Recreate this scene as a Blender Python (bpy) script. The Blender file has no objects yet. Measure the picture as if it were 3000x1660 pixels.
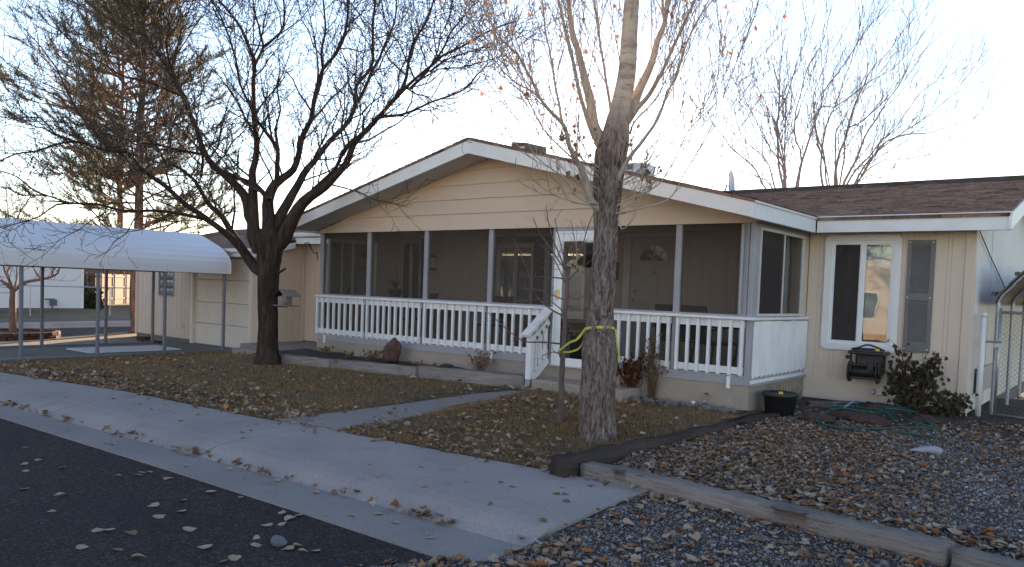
import bpy, math, random
import numpy as np
from mathutils import Vector, noise
R = math.radians
S = bpy.context.scene
COL = S.collection
rng = random.Random(7)
nrng = np.random.default_rng(11)

# ---------------------------------------------------------------- camera maths (metres; z=0 is the lawn by the porch)
YAW, PITCH, ROLL = R(38.75554), R(-2.59179), R(2.08967)
FPX, CX, CY, EYE = 2303.92, 1500.0, 950.5, 1.45
_f = Vector((-math.sin(YAW)*math.cos(PITCH), math.cos(YAW)*math.cos(PITCH), math.sin(PITCH)))
_r = Vector((math.cos(YAW), math.sin(YAW), 0)); _u = _r.cross(_f)
CR = _r*math.cos(ROLL) + _u*math.sin(ROLL); CU = -_r*math.sin(ROLL) + _u*math.cos(ROLL); CF = _f
CAM = Vector((0, 0, EYE))
def ray(x, y): return CR*((x-CX)/FPX) - CU*((y-CY)/FPX) + CF
def atd(x, y, d): return CAM + ray(x, y)*d                 # point at forward depth d
def onX(x, y, X): d = ray(x, y); return CAM + d*(X/d.x)
def onY(x, y, Y): d = ray(x, y); return CAM + d*(Y/d.y)
def onZ(x, y, Z): d = ray(x, y); return CAM + d*((Z-EYE)/d.z)
def depth(p): return (Vector(p)-CAM).dot(CF)

# ---------------------------------------------------------------- object helpers
def tag(o, label=None, cat=None, group=None, kind=None):
    if label: o['label'] = label
    if cat: o['category'] = cat
    if group: o['group'] = group
    if kind: o['kind'] = kind
    return o
def thing(name, loc, label, cat, group=None):
    o = bpy.data.objects.new(name, None); COL.objects.link(o)
    o.location = loc; o.empty_display_size = .1
    return tag(o, label, cat, group)
def base_of(o):
    p = Vector((0, 0, 0))
    while o is not None: p = p + Vector(o.location); o = o.parent
    return p
def copy_tree(o, parent=None):
    c = o.copy(); COL.objects.link(c)
    if parent: c.parent = parent
    for ch in list(o.children): copy_tree(ch, c)
    return c
def link_mesh(name, me, m, parent=None, smooth=False):
    if m: me.materials.append(m)
    if smooth: me.polygons.foreach_set('use_smooth', [True]*len(me.polygons))
    o = bpy.data.objects.new(name, me); COL.objects.link(o)
    if parent: o.parent = parent
    return o
class MB:
    def __init__(s): s.v = []; s.f = []
    def add(s, vs, fs):
        n = len(s.v); s.v += [tuple(v) for v in vs]; s.f += [tuple(i+n for i in f) for f in fs]; return s
    def hexa(s, p):       # 8 points: bottom ring 0-3 (ccw), top ring 4-7
        return s.add(p, [(3,2,1,0),(4,5,6,7),(0,1,5,4),(1,2,6,5),(2,3,7,6),(3,0,4,7)])
    def box(s, x0, x1, y0, y1, z0, z1):
        return s.hexa([(x0,y0,z0),(x1,y0,z0),(x1,y1,z0),(x0,y1,z0),(x0,y0,z1),(x1,y0,z1),(x1,y1,z1),(x0,y1,z1)])
    def bbox(s, x0, x1, y0, y1, z0, z1, b=.006):   # box with chamfered edges
        b = min(b, (x1-x0)*.4, (y1-y0)*.4, (z1-z0)*.4)
        def ring(z, i): return [(x0+i,y0,z),(x1-i,y0,z),(x1,y0+i,z),(x1,y1-i,z),(x1-i,y1,z),(x0+i,y1,z),(x0,y1-i,z),(x0,y0+i,z)]
        def ring2(z): return [(x0+b,y0+b,z),(x1-b,y0+b,z),(x1-b,y0+b,z),(x1-b,y1-b,z),(x1-b,y1-b,z),(x0+b,y1-b,z),(x0+b,y1-b,z),(x0+b,y0+b,z)]
        vs = [(x0+b,y0+b,z0),(x1-b,y0+b,z0),(x1-b,y1-b,z0),(x0+b,y1-b,z0)] + ring(z0+b,b) + ring(z1-b,b) + [(x0+b,y0+b,z1),(x1-b,y0+b,z1),(x1-b,y1-b,z1),(x0+b,y1-b,z1)]
        f = [(3,2,1,0),(20,21,22,23)]
        for i in range(8): f.append((4+i,4+(i+1)%8,12+(i+1)%8,12+i))
        q = [(0,1),(1,2),(2,3),(3,0)]
        for k,(a,c) in enumerate(q):
            f.append((a,c,4+2*k+1,4+2*k)); f.append((20+c,20+a,12+2*k,12+2*k+1))
            n = (4+2*k+1, 4+(2*k+2)%8)
            f.append((c, n[1], n[0])); f.append((20+c, 12+2*k+1, 12+(2*k+2)%8))
        return s.add(vs, f)
    def prism(s, poly, ax, a0, a1):   # poly in the two other axes (order: xy->z, yz->x, xz->y)
        def P(p, a):
            return {'z': (p[0],p[1],a), 'x': (a,p[0],p[1]), 'y': (p[0],a,p[1])}[ax]
        n = len(poly)
        vs = [P(p,a0) for p in poly] + [P(p,a1) for p in poly]
        ar = sum(poly[i][0]*poly[(i+1)%n][1]-poly[(i+1)%n][0]*poly[i][1] for i in range(n))
        flip = (ar < 0) ^ (ax == 'y') ^ (a1 < a0)
        fs = [tuple(range(n))[::-1], tuple(range(n,2*n))] + [(i,(i+1)%n,n+(i+1)%n,n+i) for i in range(n)]
        if flip: fs = [f[::-1] for f in fs]
        return s.add(vs, fs)
    def beam(s, a, b, w, h, up=(0,0,1)):   # rectangular bar from a to b
        a = Vector(a); b = Vector(b); d = (b-a).normalized(); up = Vector(up)
        x = d.cross(up)
        if x.length < 1e-4: x = d.cross(Vector((1,0,0)))
        x.normalize(); y = x.cross(d).normalized(); x *= w/2; y *= h/2
        return s.hexa([a-x-y, a+x-y, b+x-y, b-x-y, a-x+y, a+x+y, b+x+y, b-x+y])
    def tube(s, pts, rad, n=6, cap=True):
        pts = [Vector(p) for p in pts]; m = len(pts)
        if not hasattr(rad, '__len__'): rad = [rad]*m
        n0 = len(s.v); prev = None
        for i, p in enumerate(pts):
            t = (pts[min(i+1,m-1)]-pts[max(i-1,0)])
            if t.length < 1e-9: t = Vector((0,0,1))
            t.normalize()
            if prev is None:
                prev = t.orthogonal().normalized()
            x = prev - t*prev.dot(t)
            x = x.normalized() if x.length > 1e-6 else t.orthogonal().normalized()
            prev = x; y = t.cross(x)
            for k in range(n):
                a = 2*math.pi*k/n
                q = p + (x*math.cos(a)+y*math.sin(a))*rad[i]
                s.v.append((q.x,q.y,q.z))
        for i in range(m-1):
            for k in range(n):
                a = n0+i*n+k; b = n0+i*n+(k+1)%n
                s.f.append((a,b,b+n,a+n))
        if cap:
            s.f.append(tuple(n0+k for k in range(n))[::-1]); s.f.append(tuple(n0+(m-1)*n+k for k in range(n)))
        return s
    def lathe(s, c, prof, n=20, ax='z'):   # prof: (r, h)
        n0 = len(s.v)
        for r, h in prof:
            for k in range(n):
                a = 2*math.pi*k/n; u, w = r*math.cos(a), r*math.sin(a)
                q = {'z': (u,w,h), 'y': (u,h,w), 'x': (h,u,w)}[ax]
                s.v.append((c[0]+q[0], c[1]+q[1], c[2]+q[2]))
        for i in range(len(prof)-1):
            for k in range(n):
                a = n0+i*n+k; b = n0+i*n+(k+1)%n
                s.f.append((a,b,b+n,a+n) if ax != 'y' else (b,a,a+n,b+n))
        s.f.append(tuple(range(n0,n0+n))[::-1]); s.f.append(tuple(range(n0+(len(prof)-1)*n, n0+len(prof)*n)))
        return s
    def rock(s, c, r, seed=0, sub=3, amp=.22):  # irregular stone
        nlat, nlon = 4*sub, 6*sub; vs = []; fs = []; sd = Vector((seed*7.3, seed*3.1, seed*1.7))
        for i in range(nlat+1):
            th = math.pi*i/nlat
            for j in range(nlon):
                ph = 2*math.pi*j/nlon
                d = Vector((math.sin(th)*math.cos(ph), math.sin(th)*math.sin(ph), math.cos(th)))
                k = 1 + amp*noise.noise(d*1.3+sd) + amp*.6*noise.noise(d*3.1+sd) + amp*.15*noise.noise(d*9+sd)
                vs.append((c[0]+d.x*r[0]*k, c[1]+d.y*r[1]*k, c[2]+d.z*r[2]*k))
        for i in range(nlat):
            for j in range(nlon):
                a = i*nlon+j; b = i*nlon+(j+1)%nlon
                fs.append((b,a,a+nlon,b+nlon) if 1 else 0)
        return s.add(vs, fs)
    def build(s, name, m, parent=None, smooth=False):
        o = base_of(parent)
        me = bpy.data.meshes.new(name)
        me.from_pydata([(v[0]-o.x, v[1]-o.y, v[2]-o.z) for v in s.v], [], s.f)
        me.validate(verbose=False); me.update()
        ob = link_mesh(name, me, m, parent, smooth)
        return ob
def np_mesh(name, verts, faces, m, parent=None, col=None, smooth=False, kind=None):
    """verts (N,3), faces (M,k) uniform k; col (N,3) optional per-point colour attribute 'tint'"""
    o = base_of(parent)
    verts = np.asarray(verts, np.float32) - np.array((o.x,o.y,o.z), np.float32)
    faces = np.asarray(faces, np.int32); k = faces.shape[1]; M = faces.shape[0]
    me = bpy.data.meshes.new(name)
    me.vertices.add(len(verts)); me.vertices.foreach_set('co', verts.ravel())
    me.loops.add(M*k); me.loops.foreach_set('vertex_index', faces.ravel())
    me.polygons.add(M); me.polygons.foreach_set('loop_start', np.arange(0, M*k, k, dtype=np.int32))
    me.update(calc_edges=True)
    if col is not None:
        a = me.attributes.new('tint', 'FLOAT_COLOR', 'POINT')
        c4 = np.ones((len(verts),4), np.float32); c4[:,:3] = col
        a.data.foreach_set('color', c4.ravel())
    ob = link_mesh(name, me, m, parent, smooth)
    if kind: ob['kind'] = kind
    return ob

# ---------------------------------------------------------------- materials
class NT:
    def __init__(s, name):
        s.m = bpy.data.materials.new(name); s.m.use_nodes = True; s.t = s.m.node_tree
        s.b = s.t.nodes['Principled BSDF']; s.out = s.t.nodes['Material Output']
        s.tc = s.t.nodes.new('ShaderNodeTexCoord')
    def n(s, typ, **kw):
        nd = s.t.nodes.new(typ)
        for k, v in kw.items(): setattr(nd, k, v)
        return nd
    def l(s, a, b): s.t.links.new(a, b)
    def coord(s, scale=(1,1,1), src='Object'):
        mp = s.n('ShaderNodeMapping'); mp.inputs['Scale'].default_value = scale
        s.l(s.tc.outputs[src], mp.inputs['Vector']); return mp.outputs['Vector']
    def noise(s, scale, detail=4, vec=None, rough=.55, dist=0):
        nd = s.n('ShaderNodeTexNoise'); nd.inputs['Scale'].default_value = scale
        nd.inputs['Detail'].default_value = detail; nd.inputs['Roughness'].default_value = rough; nd.inputs['Distortion'].default_value = dist
        s.l(vec if vec is not None else s.tc.outputs['Object'], nd.inputs['Vector']); return nd.outputs['Fac']
    def ramp(s, fac, stops):
        r = s.n('ShaderNodeValToRGB'); e = r.color_ramp.elements
        while len(e) < len(stops): e.new(.5)
        for k, (p, c) in enumerate(stops):
            e[k].position = p; e[k].color = (*c, 1) if hasattr(c, '__len__') else (c, c, c, 1)
        s.l(fac, r.inputs['Fac']); return r.outputs['Color']
    def mix(s, fac, a, b, mode='MIX'):
        m = s.n('ShaderNodeMix', data_type='RGBA', blend_type=mode)
        for sock, v in ((m.inputs[0], fac), (m.inputs[6], a), (m.inputs[7], b)):
            if hasattr(v, 'is_output'): s.l(v, sock)
            elif hasattr(v, '__len__'): sock.default_value = (*v[:3], 1)
            else: sock.default_value = v
        return m.outputs[2]
    def math(s, op, a, b=0.0, c=None):
        m = s.n('ShaderNodeMath', operation=op)
        for i, v in enumerate((a, b) if c is None else (a, b, c)):
            if hasattr(v, 'is_output'): s.l(v, m.inputs[i])
            else: m.inputs[i].default_value = v
        return m.outputs[0]
    def col(s, c):
        if hasattr(c, 'is_output'): s.l(c, s.b.inputs['Base Color'])
        else: s.b.inputs['Base Color'].default_value = (*c, 1)
    def bump(s, h, strength=.3, dist=.01):
        b = s.n('ShaderNodeBump'); b.inputs['Strength'].default_value = strength; b.inputs['Distance'].default_value = dist
        s.l(h, b.inputs['Height']); s.l(b.outputs['Normal'], s.b.inputs['Normal'])
    def set(s, **kw):
        for k, v in kw.items(): s.b.inputs[k.replace('_', ' ')].default_value = v
        return s
def pm(name, c1, c2=None, scale=4, rough=.6, stretch=(1,1,1), bump=.0, bscale=40, metal=0, spec=.4, fine=.0, stops=(.35,.65)):
    """plain surface: two-tone noise, optional fine speckle and bump"""
    n = NT(name); c2 = c2 or tuple(x*.86 for x in c1)
    v = n.coord(stretch)
    c = n.ramp(n.noise(scale, 5, v), [(stops[0], c1), (stops[1], c2)])
    if fine:
        f = n.noise(bscale*2.5, 2, v)
        c = n.mix(1.0, c, n.ramp(f, [(.3, 1-fine), (.7, 1+fine*.3)]), 'MULTIPLY')
    n.col(c)
    if bump: n.bump(n.noise(bscale, 4, v), bump)
    n.set(Roughness=rough, Metallic=metal, Specular_IOR_Level=spec)
    return n.m
# ---------------------------------------------------------------- the materials
def tint_mat(name, rough=.8, spec=.2, trans=0.0, bump=0):
    n = NT(name); a = n.n('ShaderNodeAttribute', attribute_name='tint')
    n.col(a.outputs['Color']); n.set(Roughness=rough, Specular_IOR_Level=spec)
    if bump: n.bump(n.noise(60, 3), bump)
    if trans:
        t = n.n('ShaderNodeBsdfTranslucent'); n.l(a.outputs['Color'], t.inputs['Color'])
        mx = n.n('ShaderNodeMixShader'); mx.inputs[0].default_value = trans
        n.l(n.b.outputs[0], mx.inputs[1]); n.l(t.outputs[0], mx.inputs[2]); n.l(mx.outputs[0], n.out.inputs['Surface'])
    return n.m
def leaf_mat(name, c1, c2, trans=.45):
    n = NT(name); c = n.ramp(n.noise(22, 3), [(.3, c1), (.7, c2)]); n.col(c); n.set(Roughness=.7, Specular_IOR_Level=.25)
    t = n.n('ShaderNodeBsdfTranslucent'); n.l(c, t.inputs['Color'])
    mx = n.n('ShaderNodeMixShader'); mx.inputs[0].default_value = trans
    n.l(n.b.outputs[0], mx.inputs[1]); n.l(t.outputs[0], mx.inputs[2]); n.l(mx.outputs[0], n.out.inputs['Surface'])
    return n.m
def glass_mat(name, tint=(1,1,1), refl=1.6, wob=.0):
    n = NT(name); tr = n.n('ShaderNodeBsdfTransparent'); tr.inputs['Color'].default_value = (*tint, 1)
    gl = n.n('ShaderNodeBsdfGlossy'); gl.inputs['Roughness'].default_value = .015
    fr = n.n('ShaderNodeFresnel'); fr.inputs['IOR'].default_value = 1.5
    f = n.math('MULTIPLY', fr.outputs[0], refl); f = n.math('MINIMUM', f, 1.0)
    if wob:
        b = n.n('ShaderNodeBump'); b.inputs['Strength'].default_value = wob; b.inputs['Distance'].default_value = .02
        n.l(n.noise(2.2, 2), b.inputs['Height']); n.l(b.outputs['Normal'], gl.inputs['Normal'])
    mx = n.n('ShaderNodeMixShader'); n.l(f, mx.inputs[0]); n.l(tr.outputs[0], mx.inputs[1]); n.l(gl.outputs[0], mx.inputs[2])
    n.l(mx.outputs[0], n.out.inputs['Surface']); return n.m
def screen_mat(name, col, cover):
    n = NT(name); tr = n.n('ShaderNodeBsdfTransparent'); df = n.n('ShaderNodeBsdfDiffuse')
    df.inputs['Color'].default_value = (*col, 1)
    v = n.coord((900, 900, 900)); ch = n.n('ShaderNodeTexChecker'); ch.inputs['Scale'].default_value = 1; n.l(v, ch.inputs['Vector'])
    f = n.math('MULTIPLY_ADD', ch.outputs['Fac'], .06, cover-.03)
    mx = n.n('ShaderNodeMixShader'); n.l(f, mx.inputs[0]); n.l(tr.outputs[0], mx.inputs[1]); n.l(df.outputs[0], mx.inputs[2])
    n.l(mx.outputs[0], n.out.inputs['Surface']); return n.m

M = {}
M['tan'] = pm('tan_siding_paint', (.665,.535,.425), (.625,.50,.395), 1.6, .7, (1,1,.35), .25, 90, fine=.05)
M['tan_lap'] = pm('tan_lap_siding_paint', (.66,.505,.38), (.62,.475,.36), 1.4, .65, (.4,1,1), .12, 120, fine=.04)
M['white'] = pm('white_trim_paint', (.80,.78,.75), (.73,.71,.69), 3, .5, (1,1,1), .06, 60, fine=.03)
M['white2'] = pm('white_railing_paint', (.84,.83,.82), (.74,.73,.72), 7, .5, (1,1,.4), .1, 70, fine=.05)
M['vinyl'] = pm('white_vinyl', (.82,.82,.81), (.78,.78,.77), 5, .35)
M['grey_trim'] = pm('grey_painted_trim', (.36,.35,.36), (.31,.305,.315), 5, .6, (1,1,.5), .08, 60, fine=.05)
M['pale_siding'] = pm('pale_end_siding', (.72,.69,.66), (.67,.645,.62), 1.6, .7, (1,1,.35), .15, 90)
M['alu'] = pm('almond_aluminium_frame', (.62,.59,.53), (.56,.53,.48), 5, .4)
M['soffit'] = pm('soffit_paint', (.60,.56,.52), (.55,.515,.48), 3, .7)
M['shutter'] = pm('grey_shutter_plastic', (.165,.155,.155), (.14,.135,.135), 6, .5, bump=.05)
M['dark_trim'] = pm('dark_brown_trim', (.06,.05,.047), (.045,.04,.038), 4, .6)
M['door'] = pm('cream_door_paint', (.55,.49,.42), (.52,.46,.40), 3, .5)
M['cream'] = pm('cream_garage_door_paint', (.76,.70,.62), (.72,.665,.59), 2.2, .5, fine=.03)
M['brass'] = pm('brass', (.62,.44,.18), (.5,.34,.13), 20, .3, metal=1)
M['glass'] = glass_mat('window_glass', (.92,.95,.94), 1.5, .045)
M['glass_dark'] = glass_mat('tinted_glass', (.35,.36,.37), 2.2, .02)
M['screen'] = screen_mat('porch_insect_screen', (.10,.078,.065), .34)
M['screen_dense'] = screen_mat('window_insect_screen', (.085,.07,.064), .50)
M['blind'] = pm('window_blind', (.52,.49,.45), (.46,.44,.41), 3, .7)
M['plastic_film'] = pm('wrinkled_plastic_film', (.60,.57,.56), (.44,.42,.42), 3, .22, bump=.5, bscale=7, spec=.7)
M['black'] = pm('black_plastic', (.018,.018,.02), (.03,.03,.033), 9, .42, bump=.05)
M['black_metal'] = pm('black_metal', (.015,.014,.014), (.024,.022,.022), 12, .45)
M['galv'] = pm('galvanised_steel', (.42,.44,.47), (.33,.35,.38), 14, .42, metal=.75, fine=.06)
M['post_grey'] = pm('blue_grey_painted_steel', (.17,.185,.215), (.21,.225,.255), 10, .5, metal=.25)
M['panel_white'] = pm('white_painted_steel_panel', (.78,.78,.80), (.70,.70,.73), .9, .42, (1,.25,1), .04, 30, fine=.03)
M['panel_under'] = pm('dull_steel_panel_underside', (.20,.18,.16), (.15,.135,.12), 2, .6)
M['strap'] = pm('yellow_webbing', (.62,.58,.10), (.50,.47,.08), 30, .65, bump=.3, bscale=300)
M['hose'] = pm('green_hose_rubber', (.012,.085,.066), (.010,.062,.050), 8, .45)
M['hose_blue'] = pm('pale_blue_hose', (.30,.40,.52), (.24,.33,.45), 8, .45)
M['yellow'] = pm('yellow_plastic', (.75,.55,.03), (.7,.5,.03), 8, .4)
M['red'] = pm('red_plastic', (.6,.03,.04), (.5,.02,.03), 8, .5)
M['terracotta'] = pm('terracotta', (.16,.06,.04), (.12,.05,.035), 8, .8)
M['redrock'] = pm('red_sandstone', (.10,.052,.042), (.058,.034,.03), 7, .9, bump=.8, bscale=22, fine=.2)
M['boulder'] = pm('rough_red_boulder', (.17,.085,.066), (.085,.043,.036), 5, .95, bump=1.0, bscale=14, fine=.3)
M['river'] = pm('river_stone', (.22,.19,.175), (.13,.11,.105), 9, .8, bump=.3, bscale=50, fine=.15)
M['white_stone'] = pm('pale_stone', (.36,.355,.38), (.28,.28,.30), 9, .75, bump=.25, bscale=40, fine=.08)
M['grey_stone'] = pm('grey_cobble', (.14,.15,.17), (.10,.105,.12), 12, .7, bump=.25, bscale=60)
M['brick'] = pm('red_paver_brick', (.14,.055,.038), (.085,.038,.029), 6, .9, bump=.4, bscale=60, fine=.15)
M['cable'] = pm('grey_cable', (.08,.08,.08), (.06,.06,.06), 5, .6)
M['bark_pine'] = pm('orange_pine_bark', (.30,.135,.065), (.13,.06,.035), 5, .95, (3,3,.6), 1.0, 9, stops=(.4,.6))
M['bark_pine2'] = pm('grey_brown_pine_bark', (.20,.115,.075), (.085,.055,.042), 5, .95, (3,3,.6), 1.0, 9, stops=(.4,.6))
M['bark_young'] = pm('young_bark', (.17,.11,.10), (.10,.065,.06), 12, .75, (1,1,.4), .4, 60)
M['bark_prune'] = pm('pale_brown_bark', (.26,.15,.10), (.16,.09,.065), 8, .85, (1,1,.5), .5, 30)
M['twig_grey'] = pm('grey_twig_bark', (.27,.22,.20), (.21,.17,.155), 6, .8)
M['twig_dark'] = pm('dark_twig_bark', (.045,.03,.024), (.07,.05,.04), 6, .85)
M['twig_poplar'] = pm('poplar_twig_bark', (.42,.345,.28), (.33,.265,.215), 6, .75)
M['needles'] = tint_mat('pine_needles', .6, .3, .2)
M['stone_tint'] = tint_mat('gravel_stones', .75, .3, bump=.25)
M['leaf_tint'] = tint_mat('fallen_leaf_litter', .75, .2, .15)
M['grass'] = tint_mat('dormant_grass', .8, .15, .25)
M['leaf_tan'] = leaf_mat('dry_tan_leaf', (.44,.335,.235), (.35,.25,.165), .12)
M['leaf_brown'] = leaf_mat('dry_brown_leaf', (.27,.155,.085), (.20,.11,.06), .12)
M['leaf_orange'] = leaf_mat('dry_orange_leaf', (.42,.15,.045), (.33,.11,.035), .15)
M['leaf_tree'] = leaf_mat('hanging_orange_leaf', (.40,.185,.085), (.30,.135,.07), .36)
M['rose_leaf'] = leaf_mat('rose_leaf', (.055,.062,.034), (.075,.064,.038), .2)
M['dead_red'] = leaf_mat('dead_red_flower', (.14,.05,.028), (.09,.035,.022), .2)
M['dead_tan'] = leaf_mat('dead_tan_stem', (.24,.15,.09), (.16,.10,.06), .2)
M['petal'] = leaf_mat('pale_rose_petal', (.75,.62,.42), (.7,.5,.34), .3)
M['iron_bracket'] = M['black_metal']
M['wood_fence'] = pm('cedar_fence', (.125,.052,.018), (.09,.038,.013), 6, .8, (9,9,.5), .25, 20)
M['cooler'] = pm('brown_cooler_metal', (.13,.09,.07), (.10,.07,.055), 7, .6)
M['far_white'] = pm('white_wall_paint', (.74,.74,.75), (.70,.70,.71), .6, .7)
M['far_roof'] = pm('grey_brown_shingle', (.16,.14,.13), (.11,.095,.09), 5, .9)
M['far_brown'] = pm('brown_siding', (.22,.13,.09), (.18,.11,.08), 2, .8)
M['chain'] = pm('chain_link_wire', (.16,.165,.175), (.12,.125,.13), 9, .6, metal=.3)
M['pvc'] = pm('white_pvc', (.74,.72,.70), (.66,.64,.62), 4, .4)

def shingle_mat():
    n = NT('brown_asphalt_shingle')
    v = n.coord((1,1,1))
    sx = n.n('ShaderNodeSeparateXYZ'); n.l(v, sx.inputs[0])
    br = n.n('ShaderNodeTexBrick'); br.offset = .37; br.inputs['Scale'].default_value = 1
    br.inputs['Brick Width'].default_value = .17; br.inputs['Row Height'].default_value = .14; br.inputs['Mortar Size'].default_value = .004
    br.inputs['Color1'].default_value = (.27,.165,.125,1); br.inputs['Color2'].default_value = (.155,.092,.070,1); br.inputs['Mortar'].default_value = (.07,.048,.041,1)
    br.inputs['Bias'].default_value = -.1
    cb = n.n('ShaderNodeCombineXYZ'); n.l(n.math('ADD', sx.outputs['X'], n.math('MULTIPLY', n.noise(1.5, 5, n.coord((1,8,1))), .5)), cb.inputs['X']); n.l(sx.outputs['Y'], cb.inputs['Y'])
    n.l(cb.outputs[0], br.inputs['Vector'])
    c = n.mix(1.0, br.outputs['Color'], n.ramp(n.noise(3, 6), [(.25, .72), (.75, 1.25)]), 'MULTIPLY')
    c = n.mix(1.0, c, n.ramp(n.noise(160, 2), [(.3, .7), (.7, 1.25)]), 'MULTIPLY')
    st = n.noise(4, 3, n.coord((.7, 9, 1))); c = n.mix(n.ramp(st, [(.56, 0.0), (.68, .6)]), c, (.34,.25,.21))  # pale streaks paint the lit tab edges into the colour
    c = n.mix(n.ramp(n.noise(3, 4, n.coord((1.1,14,1))), [(.60, 0.0), (.66, .8)]), c, (.045,.03,.026))  # dark streaks paint tab shadow lines into the colour
    n.col(c); n.bump(n.noise(220, 2), .4, .004); n.set(Roughness=.9, Specular_IOR_Level=.2); return n.m
M['shingle'] = shingle_mat()
def concrete_mat(name, c1, c2, stain, bump=.25):
    n = NT(name)
    c = n.ramp(n.noise(1.1, 7), [(.3, c1), (.7, c2)])
    c = n.mix(n.ramp(n.noise(2.3, 8, rough=.65), [(.56, 0.0), (.72, .55)]), c, stain)
    c = n.mix(1.0, c, n.ramp(n.noise(150, 3), [(.3, .80), (.7, 1.14)]), 'MULTIPLY')
    c = n.mix(1.0, c, n.ramp(n.noise(45, 2), [(.35, .9), (.62, 1.04)]), 'MULTIPLY')
    n.col(c); n.bump(n.noise(110, 5), bump, .006); n.set(Roughness=.85, Specular_IOR_Level=.25); return n.m
M['concrete'] = concrete_mat('pavement_concrete', (.375,.325,.302), (.30,.258,.24), (.225,.19,.168))
M['gutterc'] = concrete_mat('gutter_concrete', (.30,.262,.245), (.245,.214,.20), (.17,.15,.136))
M['walkc'] = concrete_mat('walkway_concrete', (.32,.28,.26), (.265,.23,.212), (.10,.066,.052))
M['drivec'] = concrete_mat('driveway_concrete', (.25,.225,.20), (.20,.18,.16), (.13,.115,.10))
M['found'] = concrete_mat('foundation_concrete', (.40,.335,.265), (.32,.27,.215), (.22,.19,.16), .5)
M['block'] = concrete_mat('grey_block_foundation', (.20,.18,.17), (.16,.145,.14), (.12,.11,.10), .5)
def asphalt_mat():
    n = NT('street_asphalt')
    c = n.ramp(n.noise(.9, 6), [(.3, (.038,.0285,.0262)), (.7, (.0245,.019,.0182))])
    vo = n.n('ShaderNodeTexVoronoi'); vo.inputs['Scale'].default_value = 75; n.l(n.tc.outputs['Object'], vo.inputs['Vector'])
    sp = n.ramp(vo.outputs['Color'], [(.35, 0.55), (.75, 1.5), (.95, 4.0)])
    c = n.mix(1.0, c, sp, 'MULTIPLY')
    c = n.mix(n.ramp(n.noise(.55, 5), [(.56, 0.0), (.66, .6)]), c, (.016,.015,.017))
    n.col(c)
    h = n.n('ShaderNodeTexVoronoi'); h.inputs['Scale'].default_value = 90; n.l(n.tc.outputs['Object'], h.inputs['Vector'])
    n.bump(h.outputs['Distance'], .7, .01); n.set(Roughness=.85, Specular_IOR_Level=.25); return n.m
M['asphalt'] = asphalt_mat()
def wood_mat(name, c1, c2, crack, axis):
    n = NT(name); st = {'x': (.6,9,9), 'y': (9,.6,9)}[axis]
    v = n.coord(tuple(q*(1.6 if q < 1 else 2.4) for q in st))
    c = n.ramp(n.noise(2.2, 9, v, .72), [(.34, c1), (.60, c2), (.74, crack)])
    c = n.mix(n.ramp(n.noise(5.5, 5, n.coord(tuple(q*(.7 if q < 1 else 4.0) for q in st)), .6), [(.60, 0.0), (.66, .8)]), c, crack)
    c = n.mix(1.0, c, n.ramp(n.noise(1.3, 5), [(.3, .75), (.7, 1.15)]), 'MULTIPLY')
    n.col(c); n.bump(n.noise(3, 9, v, .75), .9, .02); n.set(Roughness=.9, Specular_IOR_Level=.15); return n.m
M['timber_light'] = wood_mat('weathered_grey_timber', (.33,.285,.255), (.22,.185,.165), (.05,.038,.032), 'x')
M['timber_dark'] = wood_mat('dark_old_timber', (.035,.026,.022), (.055,.04,.034), (.015,.012,.01), 'y')
M['soil'] = pm('dark_garden_soil', (.050,.035,.026), (.085,.06,.045), 6, .95, bump=1.0, bscale=30, fine=.3)
M['lawn_soil'] = pm('thatch_under_grass', (.13,.095,.052), (.085,.064,.036), 3, .95, bump=.8, bscale=40, fine=.3)
M['gravel_bed'] = pm('gravel_bed', (.075,.065,.062), (.045,.038,.036), 14, .95, bump=1.0, bscale=60, fine=.4)
M['far_grass'] = pm('far_dry_grass', (.19,.135,.065), (.12,.09,.045), .8, .95, bump=.8, bscale=12, fine=.3)
M['earth'] = pm('bare_earth', (.10,.085,.06), (.08,.065,.045), .3, .95)
def bark_mat(name, c1, c2, c3, pale=None):
    n = NT(name); v = n.coord((5,5,.8))
    f = n.noise(3.2, 9, v, .7, .6)
    c = n.ramp(f, [(.32, c1), (.5, c2), (.68, c3)])
    if pale:
        c = n.mix(n.ramp(n.noise(1.1, 4, n.coord((2.2,2.2,.35))), [(.60, 0.0), (.66, .55)]), c, pale)
    n.col(c); n.bump(n.noise(4.5, 10, v, .75, .4), 1.0, .03); n.set(Roughness=.95, Specular_IOR_Level=.15); return n.m
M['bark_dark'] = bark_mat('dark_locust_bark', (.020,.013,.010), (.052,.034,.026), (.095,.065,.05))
M['bark_furrow'] = bark_mat('furrowed_cottonwood_bark', (.05,.034,.026), (.155,.11,.088), (.27,.21,.18), (.33,.32,.34))
M['bark_smooth'] = bark_mat('smooth_pale_poplar_bark', (.28,.20,.15), (.46,.375,.295), (.52,.435,.35))

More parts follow.
